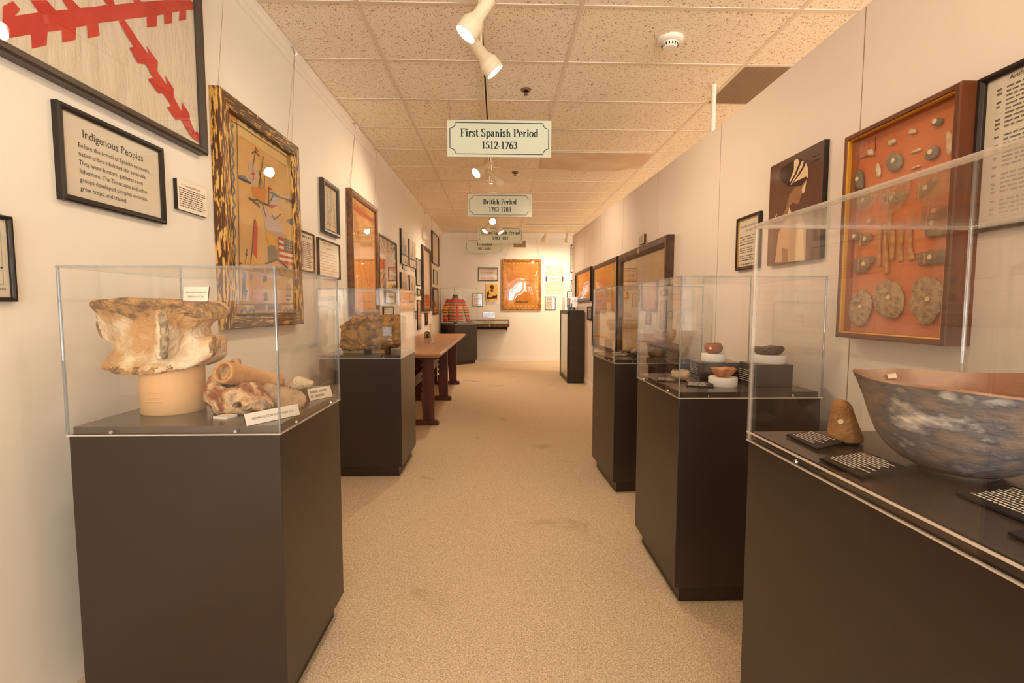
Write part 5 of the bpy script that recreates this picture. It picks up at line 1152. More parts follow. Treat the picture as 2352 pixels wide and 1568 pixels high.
# ================================================================== exhibits, nearest left case
BONE = mat('weathered_fossil_bone', (206, 160, 106), rough=.7, c2=(240, 222, 192), sc=9, det=10, lo=.42, hi=.58, bump=.7, bsc=55, c3=(196, 146, 92))
BONED = mat('dark_spongy_bone', (140, 108, 78), rough=.9, c2=(216, 168, 110), sc=38, det=9, lo=.38, hi=.6, bump=.9, bsc=120)
FOSS = mat('rust_and_cream_fossil', (150, 84, 42), rough=.6, c2=(224, 186, 140), sc=16, det=9, lo=.44, hi=.57, dist=.6, bump=.8, bsc=70, c3=(138, 118, 108))
V = ART['vert']; xs = [p[0] for p in V]; zs = [p[1] for p in V]
V = [tuple(p) for p in V]; vc = 1.56
zt_, zb_ = max(zs), min(zs)
def vert(X, Y, Z):
    d2 = sd_poly(X, Z, V)
    h = (Z - zb_) / (zt_ - zb_)
    rim = .062 + .075 * np.clip((np.abs(h - .47) / .5), 0, 1) ** 2.2
    e = rim * np.sqrt(np.clip(1 - ((X + 1.045) / .205) ** 2 * .75, .12, 1))
    dy = np.abs(Y - vc) - e
    f = smax(d2, dy, .022)
    dr = sd_poly(X, Z, [tuple(p) for p in ART['redge2']])
    rg = smax(dr - .002, np.abs(Y - (vc - .09)) - .062 * np.clip(1 - .25 * h, .4, 1), .01)
    f = smin(f, rg, .02)
    ch = (X + 1.045); hol = np.sqrt((ch) ** 2 + (Y - vc) ** 2) - .03
    return f
r = thing('fossil_vertebra', 'big tan fossil vertebra with a flat rim and centre ridge, on the tan cylinder', 'fossil', (-1.045, 1.56, .995))
m = solid(vert, (-1.28, 1.39, .97), (-.84, 1.72, 1.23), .0058, amp=.0035, nsc=22, amp2=.0014, nsc2=110)
m.m = []
for f in m.f:
    c = sum((m.v[i] for i in f), Vector()) / len(f); k = noise.noise(c * 45) * .012 + noise.noise(c * 130) * .008
    m.m.append(1 if (c.z + k > 1.168 + .012 * math.sin(c.x * 30) and c.y < 1.62) or c.z + k < 1.006 or (c.x + k > -.892 and c.y < 1.56 and c.z < 1.13) or (c.x + k < -1.226) else 0)
m.build('bone_body', [BONE, BONED], r, smooth=True, fixn=False)
m = pillow([tuple(p) for p in ART['redge']], 1.408, .012, .0026, amp=.0025, nsc=70, amp2=.0012, nsc2=160)
m.build('ridge_edge', mat('grey_broken_bone', (150, 130, 106), rough=.9, c2=(206, 180, 146), sc=45, det=8, bump=.8, bsc=120), r, smooth=True, fixn=False)
r = thing('cylinder_stand', 'tan paper covered cylinder stand under the fossil vertebra', 'display stand', (-1.035, 1.50, ZD))
m = MB(); m.lathe([(.0001, ZD), (.085, ZD), (.0875, ZD + .004), (.0875, 1.018), (.085, 1.021), (.0001, 1.021)], (-1.035, 1.55, 0), n=56); m.build('cylinder', mat('tan_wrapped_card', (222, 178, 128), rough=.6, bump=.25, bsc=9, stretch=(1, 1, .7)), r, smooth=True)
m = MB()
for z, hw in ((.905, .33), (.916, .25), (.932, .22)):
    m.tube([(-1.035 + .0878 * math.sin(t), 1.55 - .0878 * math.cos(t), z + .002 * math.cos(t * 4)) for t in [(-hw + 2 * hw * k / 12 - .02) for k in range(13)]], [.0006] + [.0022] * 11 + [.0006], 6)
m.build('paper_crease', MATS['tan_wrapped_card'], r, smooth=True)
def card(name, label, c, yaw, W, H, tilt, lines=None, n=2, T0=None, size=.008, pm=PAPER, ink=INK, thick=.004, seed=1, group=None, edge=BLK, side_stand=True, texts=None, fill=.5):
    """a small label board; c = middle of the lower edge, tilt back from upright"""
    ca, sa = math.cos(yaw), math.sin(yaw); ct, st = math.cos(tilt), math.sin(tilt)
    def T(u, v, w):
        y = v * st - w * ct; z = v * ct + w * st
        return (c[0] + u * ca - y * sa, c[1] + u * sa + y * ca, c[2] + z)
    r = thing(name, label, 'label card', c, group)
    m = MB(T); m.prism(rect_pts(-W / 2, W / 2, 0, H), -thick, 0, 0, 1); m.build('board', [pm, edge], r)
    m = MB(T)
    if texts:
        for (s_, v, sz, sx) in texts: sans(m, s_, 0, v, sz, .0006, align='CENTER', sx=sx)
    else: print_lines(m, -W / 2 + W * .07, W / 2 - W * .07, H * .12, H * .88, n, .0006, seed=seed, fill=fill)
    m.build('lettering', ink, r, fixn=False)
    return r
card('label_card', 'small white label card standing on top of the fossil vertebra', (-.925, 1.50, 1.208), -.08, .078, .046, .22, texts=[('WHALE OR MASTODON VERTEBRAL BONE', .026, .0085, .40), ('DREDGED UP AT THE', .012, .0085, .62)], ink=MATS['brown_print'])
L_ = [tuple(p) for p in ART['lump']]
def lump(X, Y, Z):
    d = sd_poly(X, Z, L_); t = np.clip(-d / .085, 0, 1)
    dep = .088 * np.sqrt(np.maximum(0, 1 - (1 - t) ** 2))
    f = np.maximum(d, np.abs(Y - 1.53 - np.maximum(0, Z - .955) * .9) - dep)
    f = smax(f, -(np.sqrt(((X + .868) / 1.35) ** 2 + (Y - 1.405) ** 2 + ((Z - .905) / .8) ** 2) - .056), .025)      # hollow face
    f = smax(f, -capsule(X, Y, Z, (-.80, 1.425, .945), (-.775, 1.44, .925), .016), .014)
    f = np.maximum(f, -capsule(X, Y, Z, (-.790, 1.38, .892), (-.785, 1.54, .897), .011))
    f = smax(f, -capsule(X, Y, Z, (-.836, 1.40, 1.004), (-.785, 1.68, .934), .037), .006)
    return f
m = solid(lump, (-.93, 1.42, .845), (-.70, 1.64, 1.04), .0048, amp=.006, nsc=30, amp2=.0022, nsc2=90)
r = thing('fossil_skull_piece', 'rust and cream fossil lump with a dark hole, front of the left case', 'fossil', (-.82, 1.53, ZD))
m.build('fossil', FOSS, r, smooth=True, fixn=False)
m = MB(); m.prism([(-.845, 1.43), (-.80, 1.42), (-.79, 1.46), (-.83, 1.47)], ZD, ZD + .006); o = m.build('paper_shim', PAPER); tag(o, 'folded white paper shim under the rust fossil lump', 'paper')
# tube bone across the back
r = thing('long_bone', 'tan hollow long bone lying across behind the rust fossil', 'fossil bone', (-.86, 1.6, .92))
A_, B_ = Vector((-.826, 1.455, .998)), Vector((-.785, 1.68, .934))
BONET = mat('tan_long_bone', (214, 166, 108), rough=.6, c2=(196, 142, 84), sc=9, bump=.3, bsc=70)
def lb(X, Y, Z):
    f = capsule(X, Y, Z, A_, B_, .034, .029)
    f = smin(f, np.sqrt((X - B_.x - .0) ** 2 + (Y - B_.y) ** 2 + ((Z - B_.z + .006) / .9) ** 2) - .037, .03)
    f = smin(f, np.sqrt((X - B_.x + .03) ** 2 + (Y - B_.y - .03) ** 2 + (Z - B_.z + .01) ** 2) - .03, .02)
    dx = (B_ - A_).normalized()
    f = np.maximum(f, -((X - A_.x) * dx.x + (Y - A_.y) * dx.y + (Z - A_.z) * dx.z))
    hol = np.sqrt((X - A_.x) ** 2 + (Y - A_.y) ** 2 + (Z - A_.z) ** 2)
    return np.maximum(f, -np.maximum(capsule(X, Y, Z, A_ - dx * .01, A_ + dx * .03, .025), .0 * hol - 1))
m = solid(lb, (-.95, 1.40, .87), (-.68, 1.80, 1.07), .0045, amp=.003, nsc=24, amp2=.001, nsc2=120); m.build('bone', BONET, r, smooth=True, fixn=False)
dx = (B_ - A_).normalized(); m = MB(); m.lathe([(.0001, .008), (.012, .006), (.0215, .012), (.024, .02)], A_, n=24, axis=dx, fn=lambda r_, h, t: (r_ * (1 + .12 * math.sin(3 * t)), h)); m.build('marrow', BONED, r, smooth=True)
T_ = [tuple(p) for p in ART['tooth']]
m = pillow(T_, 1.585, .016, .004, amp=.003, nsc=30, amp2=.001, nsc2=100)
m.v = [Vector((v.x, v.y + (v.z - .86) * .35, v.z)) for v in m.v]
r = thing('fossil_tooth', 'flat grey tan oval fossil tooth leaning in the left case', 'fossil', (-.73, 1.59, ZD)); m.build('tooth', mat('grey_tan_tooth', (168, 136, 106), rough=.7, c2=(196, 166, 132), sc=24, det=8, bump=.5, bsc=80), r, smooth=True, fixn=False)
S_ = [tuple(p) for p in ART['shell']]
m = pillow(S_, 1.75, .022, .004, amp=.006, nsc=34, amp2=.002, nsc2=110)
tag(m.build('shell_fossil', mat('white_shell_rock', (238, 218, 184), rough=.8, c2=(218, 188, 148), sc=30, bump=.6, bsc=80), smooth=True, fixn=False), 'rough white shell rock on a dark block in the left case', 'fossil')
T = prot((-.70, 1.765), .15); m = MB(T); m.box(-.055, .045, -.04, .045, ZD, ZD + .036); o = m.build('riser_block', DECKLAM, bevel=.002); tag(o, 'low dark block under the white shell rock', 'block')
card('label_card', 'white card reading ESTIMATED TO BE 10,000 YEARS OLD, front corner of left case', (-.652, 1.402, ZD + .001), 1.02, .168, .034, .3, texts=[('ESTIMATED TO BE 10,000 YEARS OLD', .013, .0098, .80)])
card('label_card', 'small white label card at the back corner of the left case', (-.638, 1.735, ZD + .001), 1.05, .10, .042, .3, n=2, ink=FADED, seed=5)

# coquina rock case
r = thing('coquina_rock', 'large brown pitted coquina rock block in the second left case', 'rock', (-.945, 3.6, .89))
R_pts = [tuple(p) for p in ART['rock']]
def rk(X, Y, Z):
    d = sd_poly(X, Z, R_pts)
    return smax(d, np.abs(Y - 3.62) - .14, .05)
m = solid(rk, (-1.2, 3.42, .85), (-.68, 3.82, 1.17), .0062, amp=.020, nsc=17, amp2=.011, nsc2=62)
m.build('rock', mat('coquina', (208, 160, 100), rough=.95, c2=(142, 108, 74), sc=20, det=10, lo=.40, hi=.6, bump=1., bsc=70, c3=(108, 90, 72)), r, smooth=True, fixn=False)
r = thing('wooden_stand', 'pale wooden block stand with a dark clip under the coquina rock', 'display stand', (-.95, 3.6, ZD))
m = MB(); m.box(-1.13, -.83, 3.52, 3.70, ZD, .892); m.build('block', mat('pale_pine', (206, 160, 104), rough=.6, c2=(190, 140, 86), sc=6, stretch=(.5, 3, 3)), r)
m = MB(); m.box(-.975, -.925, 3.505, 3.53, ZD, .892); m.box(-.80, -.79, 3.52, 3.54, ZD, .90); m.build('clip', BLK, r)
m = MB(); m.prism([(-.79, 3.66), (-.72, 3.60), (-.69, 3.70), (-.75, 3.76)], ZD, ZD + .004); tag(m.build('label_card', PAPER), 'white card lying flat beside the coquina rock', 'label card')

# ---- little bowls case
def bowl(mb, c, prof, t, n=48, fn=None):
    """prof: outer (radius, height) from foot to rim"""
    inn = [(max(1e-4, r_ - t), max(h, t)) for r_, h in prof if h > t * 1.2]
    P = [(.0001, prof[0][1])] + prof + [(prof[-1][0] - t * .5, prof[-1][1] + t * .35)] + inn[::-1] + [(.0001, t)]
    mb.lathe(P, c, n=n, fn=fn); return mb
TERRA = mat('terracotta_mottled', (166, 88, 54), rough=.6, c2=(138, 100, 72), sc=22, det=7, bump=.25, bsc=60, c3=(96, 82, 66))
PALEB = mat('pale_mottled_pot', (188, 166, 142), rough=.6, c2=(222, 190, 146), sc=26, det=6, bump=.2, bsc=60, c3=(190, 128, 70))
DARKPOT = mat('charred_pot', (98, 84, 68), rough=.7, c2=(66, 58, 52), sc=30, det=7, bump=.5, bsc=80, c3=(150, 120, 84))
wob = lambda a, b: (lambda r_, h, t: (r_ * (1 + a * math.sin(2 * t + 1) + a * .6 * math.sin(5 * t)), h + (b * math.sin(3 * t) + b * .7 * math.sin(7 * t + 1)) * (h > .008)))
def disc(label, x, y, z, r_, h):
    m = MB(); m.lathe([(.0001, 0), (r_, 0), (r_ + .0015, .003), (r_ + .0015, h - .003), (r_, h), (.0001, h)], (x, y, z), n=44); return tag(m.build('foam_disc', OFFW, smooth=True), label, 'display disc', 'white foam discs')
def block(label, x, y, W, D, H, a, txt_seed):
    r = thing('riser_block', label, 'block', (x, y, ZD)); T = prot((x, y), a)
    m = MB(T); m.box(-W / 2, W / 2, -D / 2, D / 2, ZD, ZD + H); m.build('block', DECKLAM, r, bevel=.0025)
    return r, T
def blocklabel(r, T, x, y0, y1, z0, z1, seed):
    """dark text label on the left side face of a block"""
    TT = lambda u, v, w: T(x - w, -u, v)
    m = MB(TT); m.prism(rect_pts(y0, y1, z0, z1), 0, .0015); m.build('label_plate', BLACKF, r)
    m = MB(TT); print_lines(m, y0 + .006, y1 - .006, z0 + .006, z1 - .004, 6, .002, seed=seed, fill=.26); m.build('lettering', PAPER, r, fixn=False)
r, T = block('black block with printed side, under the terracotta cup, left of the two', 1.02, 2.235, .185, .15, .079, -.08, 1); blocklabel(r, T, -.0925, -.07, .07, ZD + .012, ZD + .072, 1)
r, T = block('taller black block with printed side, right of the other block', 1.147, 2.03, .155, .15, .093, -.03, 2); blocklabel(r, T, -.0775, -.07, .07, ZD + .006, ZD + .07, 2)
disc('white foam disc under the terracotta cup on the left block', 1.008, 2.225, ZD + .079, .052, .036)
disc('white foam disc on the deck under the orange dish', .95, 2.0, ZD, .056, .037)
disc('white foam disc on the taller block under the charred shallow bowl', 1.16, 2.035, ZD + .093, .07, .036)
def pot(name, label, c, prof, t, m_, f, n=48, dot=None):
    r = thing(name, label, 'bowl', c); m = bowl(MB(), c, prof, t, n, f); m.build('pot', m_, r, smooth=True)
    if dot: d_ = MB(); d_.lathe([(.0001, 0), (.006, .0002), (.0001, .001)], dot[0], n=12, axis=dot[1]); d_.build('number_dot', DOT, r)
pot('terracotta_cup', 'round terracotta cup with a pale dot on the left block', (1.008, 2.225, ZD + .115), [(.02, 0), (.034, .008), (.041, .022), (.040, .036), (.034, .046)], .004, TERRA, wob(.015, .0012), dot=((.98, 2.195, ZD + .142), (-.6, -.8, .1)))
pot('orange_dish', 'flared orange mottled dish on the low white disc', (.95, 2.0, ZD + .037), [(.02, 0), (.032, .008), (.044, .022), (.052, .036)], .004, mat('orange_mottled_dish', (182, 96, 52), rough=.6, c2=(208, 158, 108), sc=30, bump=.2, bsc=70), wob(.012, .0016))
pot('charred_bowl', 'shallow charred bowl with ragged rim on the taller block', (1.16, 2.035, ZD + .129), [(.04, 0), (.052, .008), (.06, .02), (.063, .031)], .005, DARKPOT, wob(.03, .003))
pot('pale_cup', 'small pale mottled cup on the deck near the left edge', (.828, 2.155, ZD), [(.018, 0), (.034, .008), (.042, .022), (.040, .036), (.036, .043)], .004, PALEB, wob(.02, .0016))
def flatcard(label, x, y, W, D, a, n, seed, tilt=.12, size=.5):
    r = card('label_card', label, (x + math.sin(a) * D / 2, y - math.cos(a) * D / 2, ZD + .0045), a, W, D, PI / 2 - tilt, n=n, pm=mat('black_card', (40, 34, 34), rough=.45), ink=PAPER, seed=seed, edge=BLACKF, thick=.004, fill=.42)
flatcard('black printed card beside the small pale cup', .757, 2.13, .085, .06, -.35, 5, 1)
flatcard('black printed card in front of the low white disc', .845, 1.985, .105, .07, -.38, 5, 2)

# ---- dark stones case
STONE = mat('dark_polished_stone', (112, 94, 76), rough=.4, c2=(150, 122, 92), sc=16, stretch=(1, 1, 2.5), bump=.15, bsc=60)
for (x, y, a, L2, W2, H2, lb) in ((.955, 3.245, .35, .125, .075, .06, 'front dark polished stone in the third right case'), (.955, 3.41, .25, .125, .07, .05, 'left rear dark stone in the third right case'), (1.055, 3.37, -.3, .13, .075, .056, 'right rear dark stone in the third right case')):
    m0 = rock((0, 0, H2 / 2), (L2, W2, H2), sq=1.0, sub=24, amp=.02, nsc=2, seed=x * 9); m = MB(prot((x, y), a)); m.add([(v.x, v.y, v.z + ZD) for v in m0.v], m0.f)
    tag(m.build('stone_tool', STONE, smooth=True), lb, 'stone')
m = rock((1.035, 3.14, ZD + .032), (.085, .085, .068), sq=.9, sub=26, amp=.02, nsc=2, seed=4); tag(m.build('round_pot', mat('olive_brown_pot', (112, 92, 62), rough=.55, c2=(136, 110, 74), sc=18), smooth=True), 'small round brown pot, front right of the dark stones', 'pot')
r, T = block('dark block under the broken bowl at the back of the third right case', 1.175, 3.38, .16, .15, .078, 0, 3)
def brk(r_, h, t): return (r_ * (1 + .02 * math.sin(3 * t)), h - (.028 * max(0, math.cos(t - 3.9)) ** 3 + .02 * max(0, math.cos(t - 1.3)) ** 4) * (h > .05) + .01 * max(0, math.cos(t)) * (h > .06))
pot('broken_bowl', 'dark brown bowl with a broken rim on the block, third right case', (1.18, 3.38, ZD + .078), [(.03, 0), (.055, .012), (.071, .034), (.076, .06), (.073, .085)], .006, mat('brown_broken_pot', (140, 104, 72), rough=.6, c2=(166, 126, 88), sc=14), brk)
flatcard('black printed card left of the dark stones, rear', .85, 3.42, .09, .06, -.35, 4, 3)
flatcard('black printed card left of the dark stones, front', .84, 3.27, .09, .065, -.35, 4, 4)
flatcard('black printed card in front of the dark stones', .96, 3.13, .09, .06, -.3, 4, 5)

# ---- big bowl case
GREYPOT = mat('smoked_grey_pottery', (146, 126, 112), rough=.5, c2=(106, 104, 110), sc=12, det=11, lo=.40, hi=.56, stretch=(1, 1, 1.8), bump=.35, bsc=40, c3=(232, 222, 214))
INPOT = mat('brown_inner_pottery', (150, 104, 76), rough=.6, c2=(182, 152, 132), sc=8, det=8, bump=.2, bsc=50)
r = thing('pottery_bowl', 'very large smoked grey pottery bowl with flaring rim, nearest right case', 'bowl', (.93, .93, ZD))
prof = [(.0001, .002), (.05, .0), (.072, .004), (.10, .018), (.121, .036), (.139, .062), (.152, .094), (.163, .13), (.176, .163), (.184, .18)]
rimw = lambda r_, h, t: (r_ * (1 + .014 * math.sin(2 * t + .6) + .01 * math.sin(5 * t)), h * (1 + .03 * math.sin(2 * t + 2.2) + .014 * math.sin(5 * t + 1)) + .0)
m = MB(); m.lathe(prof, (.93, .93, ZD + .004), n=96, fn=rimw); m.build('outer_wall', GREYPOT, r, smooth=True)
m = MB(); inn = [(.184, .18), (.181, .184), (.176, .181), (.166, .162), (.154, .13), (.142, .094), (.129, .064), (.108, .034), (.07, .016), (.0001, .012)]
m.lathe(inn, (.93, .93, ZD + .004), n=96, fn=rimw); m.build('inner_wall', INPOT, r, smooth=True)
m = MB(); m.add([(.905, 1.057, 1.028), (.93, 1.062, 1.030), (.93, 1.067, 1.040), (.905, 1.062, 1.038)], [(0, 1, 2, 3)]); m.v = [v + Vector((.0, .028, -.002)) for v in m.v]; m.build('number_label', DOT, r)
m = MB(); m.lathe([(.055, 0), (.062, 0), (.062, .012), (.055, .012), (.055, 0)], (.93, .93, ZD), n=40); tag(m.build('ring_stand', mat('clear_ring', (90, 80, 74), rough=.2)), 'low ring stand under the very large grey bowl', 'display stand')
r = thing('stone_pestle', 'brown bell shaped stone pestle with a pale dot beside the big bowl', 'pestle', (.848, 1.14, ZD))
m = MB(); m.lathe([(.0001, 0), (.03, .001), (.0385, .008), (.039, .016), (.035, .032), (.029, .055), (.025, .075), (.022, .09), (.016, .1), (.007, .1045), (.0001, .105)], (.852, 1.14, ZD), n=40, fn=lambda r_, h, t: (r_ * (1 + .03 * math.sin(2 * t)), h))
m.v = [v + Vector((-.16 * (v.z - ZD), 0, 0)) for v in m.v]; m.build('pestle', mat('brown_sandstone', (196, 148, 98), rough=.7, c2=(172, 122, 76), sc=24, det=8, bump=.4, bsc=110, c3=(212, 170, 120)), r, smooth=True)
m = MB(); m.lathe([(.0001, .001), (.006, .0008), (.0065, -.002)], (.82, 1.117, .918), n=14, axis=(-.75, -.62, .25)); m.build('number_dot', DOT, r)
def deckcard(label, P, n, seed, group=None, brown=False):
    """P: near-left, near-right, far-right, far-left corners on the deck"""
    P = [Vector((a, b, ZD + .006)) for a, b in P]; P[2].z += .012; P[3].z += .012
    def T(u, v, w):
        p = P[0].lerp(P[1], u).lerp(P[3].lerp(P[2], u), v); return (p.x, p.y, p.z + w)
    c = (P[0] + P[2]) / 2; r = thing('label_card', label, 'label card', (c.x, c.y, ZD), group)
    m = MB(T); m.prism(rect_pts(0, 1, 0, 1), -.004, 0); m.build('board', MATS['black_card'], r)
    m = MB(T); rn = random.Random(seed)
    for i in range(n):
        y = .9 - i * .8 / n; x = .06 + (.03 if i % 3 else 0); end = 1 - rn.uniform(.06, .35); hh = .4 * .8 / n * .6
        while x < end:
            l = rn.uniform(.015, .085); l = min(l, end - x)
            m.poly(rect_pts(x, x + l, y - hh, y + hh), .0007, 0); x += l + .014
    if brown: m.poly(rect_pts(.2, .34, .86, .93), .0009, 1); m.poly(rect_pts(.06, .16, .86, .93), .0009, 1)
    m.build('lettering', [PAPER, mat('tan_mark', (150, 96, 48), rough=.7)], r, fixn=False)
# cards read from the aisle: "right" runs toward the camera
deckcard('small black printed card in front of the brown pestle', [(.734, 1.19), (.730, 1.066), (.803, 1.078), (.792, 1.182)], 7, 61)
deckcard('large black printed card left of the big bowl', [(.691, 1.0), (.694, .884), (.80, .90), (.792, 1.01)], 11, 62, brown=True)
deckcard('black printed card right of the big bowl, at the picture edge', [(.80, .80), (.80, .66), (.905, .67), (.90, .80)], 10, 63)
deckcard('black printed card at the lower right picture edge', [(.735, .655), (.735, .53), (.83, .53), (.83, .655)], 10, 64)

# ================================================================== table
r = thing('trestle_table', 'long dark wood trestle table along the left wall', 'table', (-.9, 6.25, 0))
TX0, TX1, TY0, TY1 = -1.255, -.543, 4.51, 8.0
m = MB(); pf = [(0, .722), (-.0, .728), (.012, .734), (.016, .746), (.010, .756), (0, .76)]
c0 = .03
def oct_(o): return [(TX0, TY0 - o), (TX1 - c0 + o * .4, TY0 - o), (TX1 + o, TY0 + c0 - o * .4), (TX1 + o, TY1 - c0 + o * .4), (TX1 - c0 + o * .4, TY1 + o), (TX0, TY1 + o)]
rings = [(o - .016, z) for o, z in pf]; vs = []; n = 6
for o, z in rings: vs += [(x, y, z) for x, y in oct_(o)]
fs = [(k * n + i, k * n + (i + 1) % n, (k + 1) * n + (i + 1) % n, (k + 1) * n + i) for k in range(len(rings) - 1) for i in range(n)]
mm = MB(); mm.add(vs, fs); mm.add([(x, y, .722) for x, y in oct_(-.016)], [tuple(reversed(range(6)))]); mm.build('edge_moulding', TABLEEDGE, r)
m = MB(); m.prism(oct_(-.016), .7595, .7605); m.build('table_top', TABLETOP, r)
for y in (4.86, 6.187, 7.469):
    m = MB(); x0, x1 = -1.15, -.655
    m.prism([(x0, .0), (x1 + .045, .0), (x1 + .045, .035), (x1 + .03, .05), (x0, .05)], y - .035, y + .035)
    m.v = [Vector((a, c, b)) for a, b, c in m.v]; m.build('foot', TABLELEG, r, bevel=.004)
    m = MB(); P = [(x1 - .11, .05), (x1, .05), (x1, .69), (x1 + .012, .722), (x1 - .22, .722), (x1 - .19, .69)]
    z = .66
    while z > .36:
        P += [(x1 - .125, z), (x1 - .105, z - .02), (x1 - .13, z - .035), (x1 - .13, z - .05)]; z -= .06
    m.prism(P, y - .022, y + .022); m.v = [Vector((a, c, b)) for a, b, c in m.v]; m.build('leg', TABLELEG, r, bevel=.003)
    m = MB(); m.prism([(x0, .05), (x1 - .30, .05), (x1 - .30, .3), (x1 - .34, .38), (x1 - .30, .46), (x1 - .26, .69), (x1 - .22, .722), (x0, .722)], y - .02, y + .02); m.v = [Vector((a, c, b)) for a, b, c in m.v]; m.build('leg', TABLELEG, r, bevel=.003)
m = MB(); m.box(-1.0, -.94, 4.8, 7.53, .30, .42); m.build('stretcher', TABLELEG, r)
m = MB(); m.box(-1.14, -1.10, 4.8, 7.53, .55, .722); m.build('apron', TABLELEG, r)
# things on the table
r = thing('brochure_stand', 'clear acrylic leaning brochure stand on the table', 'stand', (-.83, 5.9, .762))
m = MB(); ca = math.cos(.35); P0 = Vector((-.80, 5.9, .762))
for w_, pm in ((0, ACR), (.006, None)): pass
T = lambda u, v, w: (-.815 + w * .93 - v * .12, 5.86 + u, .762 + v * .95 + w * .12)
m = MB(T); m.prism(rect_pts(0, .17, 0, .245), 0, .004); m.build('back_plate', EDGE2, r)
m = MB(T); m.prism(rect_pts(.01, .16, .01, .24), .005, .007); m.build('leaflet', PAPER, r)
m = MB(); m.box(-.86, -.78, 5.86, 6.03, .761, .765); m.build('foot', EDGE2, r)
r = thing('arched_ornament', 'small arched green and cream plaque at the wall end of the table', 'ornament', (-1.02, 6.9, .761))
P = [(-.045, 0)] + [(-.045 * math.cos(t * PI / 10), .05 + .04 * math.sin(t * PI / 10)) for t in range(11)] + [(.045, 0)]
T = lambda u, v, w: (-1.02 + u, 6.9 - w, .761 + v)
m = MB(T); m.prism(P, -.02, 0); m.build('body', BLK, r); m = MB(T); m.prism([(a * .8, b * .85 + .004) for a, b in P], 0, .003); m.build('face', mat('olive_cream', (176, 164, 112), rough=.6), r)
m = MB(T); m.prism([(a * .35 + .006, b * .6 + .004) for a, b in P], .003, .005); m.build('centre', mat('dark_green', (62, 70, 52), rough=.6), r)

# ================================================================== far end
r = thing('wall_display_case', 'shallow wooden glass topped display case on a black wall bracket', 'display case', (-.17, 10.6, .70))
m = MB(); x0, x1, ya, yb = -.62, .235, 10.44, 10.8
vs = [(x0, ya, .775), (x1, ya, .775), (x1, yb, .775), (x0, yb, .775), (x0, ya, .83), (x1, ya, .83), (x1, yb, .915), (x0, yb, .915)]
m.add(vs, [(0, 1, 2, 3), (0, 1, 5, 4), (1, 2, 6, 5), (2, 3, 7, 6), (3, 0, 4, 7)]); m.build('box', mat('walnut_case', (122, 74, 36), rough=.4, c2=(96, 56, 28), sc=8, stretch=(3, 1, 1)), r)
def slope(x, y, o): t = (y - ya) / (yb - ya); return (x, y, .83 + t * .085 + o)
m = MB()
for (a, b, c, d) in ((x0, x1, ya, ya + .035), (x0, x1, yb - .035, yb), (x0, x0 + .03, ya, yb), (x1 - .03, x1, ya, yb)):
    q = [slope(a, c, .0), slope(b, c, 0), slope(b, d, 0), slope(a, d, 0)]; q2 = [(x, y, z + .012) for x, y, z in q]
    m.add(q + q2, [(4, 5, 6, 7), (0, 1, 5, 4), (1, 2, 6, 5), (2, 3, 7, 6), (3, 0, 4, 7)])
m.build('lid_frame', MATS['walnut_case'], r)
m = MB(); m.add([slope(x0 + .03, ya + .035, -.01), slope(x1 - .03, ya + .035, -.01), slope(x1 - .03, yb - .035, -.01), slope(x0 + .03, yb - .035, -.01)], [(0, 1, 2, 3)]); m.build('lining', mat('sage_lining', (178, 178, 140), rough=.8), r)
m = MB(); q = [slope(x0 + .03, ya + .035, .004), slope(x1 - .03, ya + .035, .004), slope(x1 - .03, yb - .035, .004), slope(x0 + .03, yb - .035, .004)]; m.add(q + [(x, y, z + .003) for x, y, z in q], [(0, 1, 2, 3), (4, 5, 6, 7), (0, 1, 5, 4), (1, 2, 6, 5), (2, 3, 7, 6), (3, 0, 4, 7)]); m.build('lid_glass', GLASS, r)
m = MB(); m.box(-.205, -.185, ya - .006, ya, .785, .83); m.lathe([(.0001, 0), (.006, 0), (.007, .006), (.0001, .009)], (-.195, ya - .004, .79), n=12, axis=(0, -1, 0)); m.build('latch', GOLD, r)
m = MB(); m.box(x0, .175, ya + .06, yb, .715, .775); m.box(.165, .185, ya + .06, yb, .695, .775); m.build('bracket', BLK, r)

# jacket on a dress form
JC = Vector((-.92, 10.33, ZD)); ja = .38
STR = [(0, (120, 60, 50)), (.05, (70, 96, 108)), (.09, (232, 196, 110)), (.13, (206, 44, 30)), (.19, (226, 190, 120)), (.23, (90, 104, 100)), (.26, (222, 60, 36)), (.33, (236, 206, 130)), (.38, (60, 84, 66)),
       (.42, (226, 170, 60)), (.47, (210, 46, 30)), (.53, (232, 196, 110)), (.57, (84, 96, 90)), (.60, (240, 214, 140)), (.66, (204, 40, 28)), (.72, (222, 150, 70)), (.76, (92, 100, 96)), (.80, (214, 50, 32)), (.88, (150, 110, 70)), (.91, (206, 56, 36))]
JM = zband_mat('patchwork_striped_cloth', STR, zig=.022, sc=1 / .56)
r = thing('striped_jacket', 'red yellow and black striped patchwork jacket in the far corner case', 'jacket', tuple(JC))
r.rotation_euler = (0, 0, 0)
JT = prot((JC.x, JC.y), ja)
def torso(X, Y, Z):
    h = np.clip(Z / .52, 0, 1)
    wx = .150 + .02 * (1 - h) - .0 * h; wy = .115 + .02 * (1 - h)
    d = (np.sqrt((X / wx) ** 2 + (Y / wy) ** 2) - 1) * .11
    sh = Z - (.545 - np.abs(X) * .42)
    return smax(smax(d, sh, .05), .03 - Z, .01)
def build_cloth(fn, lo, hi, name, amp=.006):
    m0 = solid(fn, lo, hi, .011, amp=amp, nsc=14); m = MB(); m.add([JT(v.x, v.y, v.z + ZD) for v in m0.v], m0.f); return m.build(name, JM, r, smooth=True, fixn=False)
build_cloth(torso, (-.25, -.19, -.02), (.25, .19, .6), 'torso')
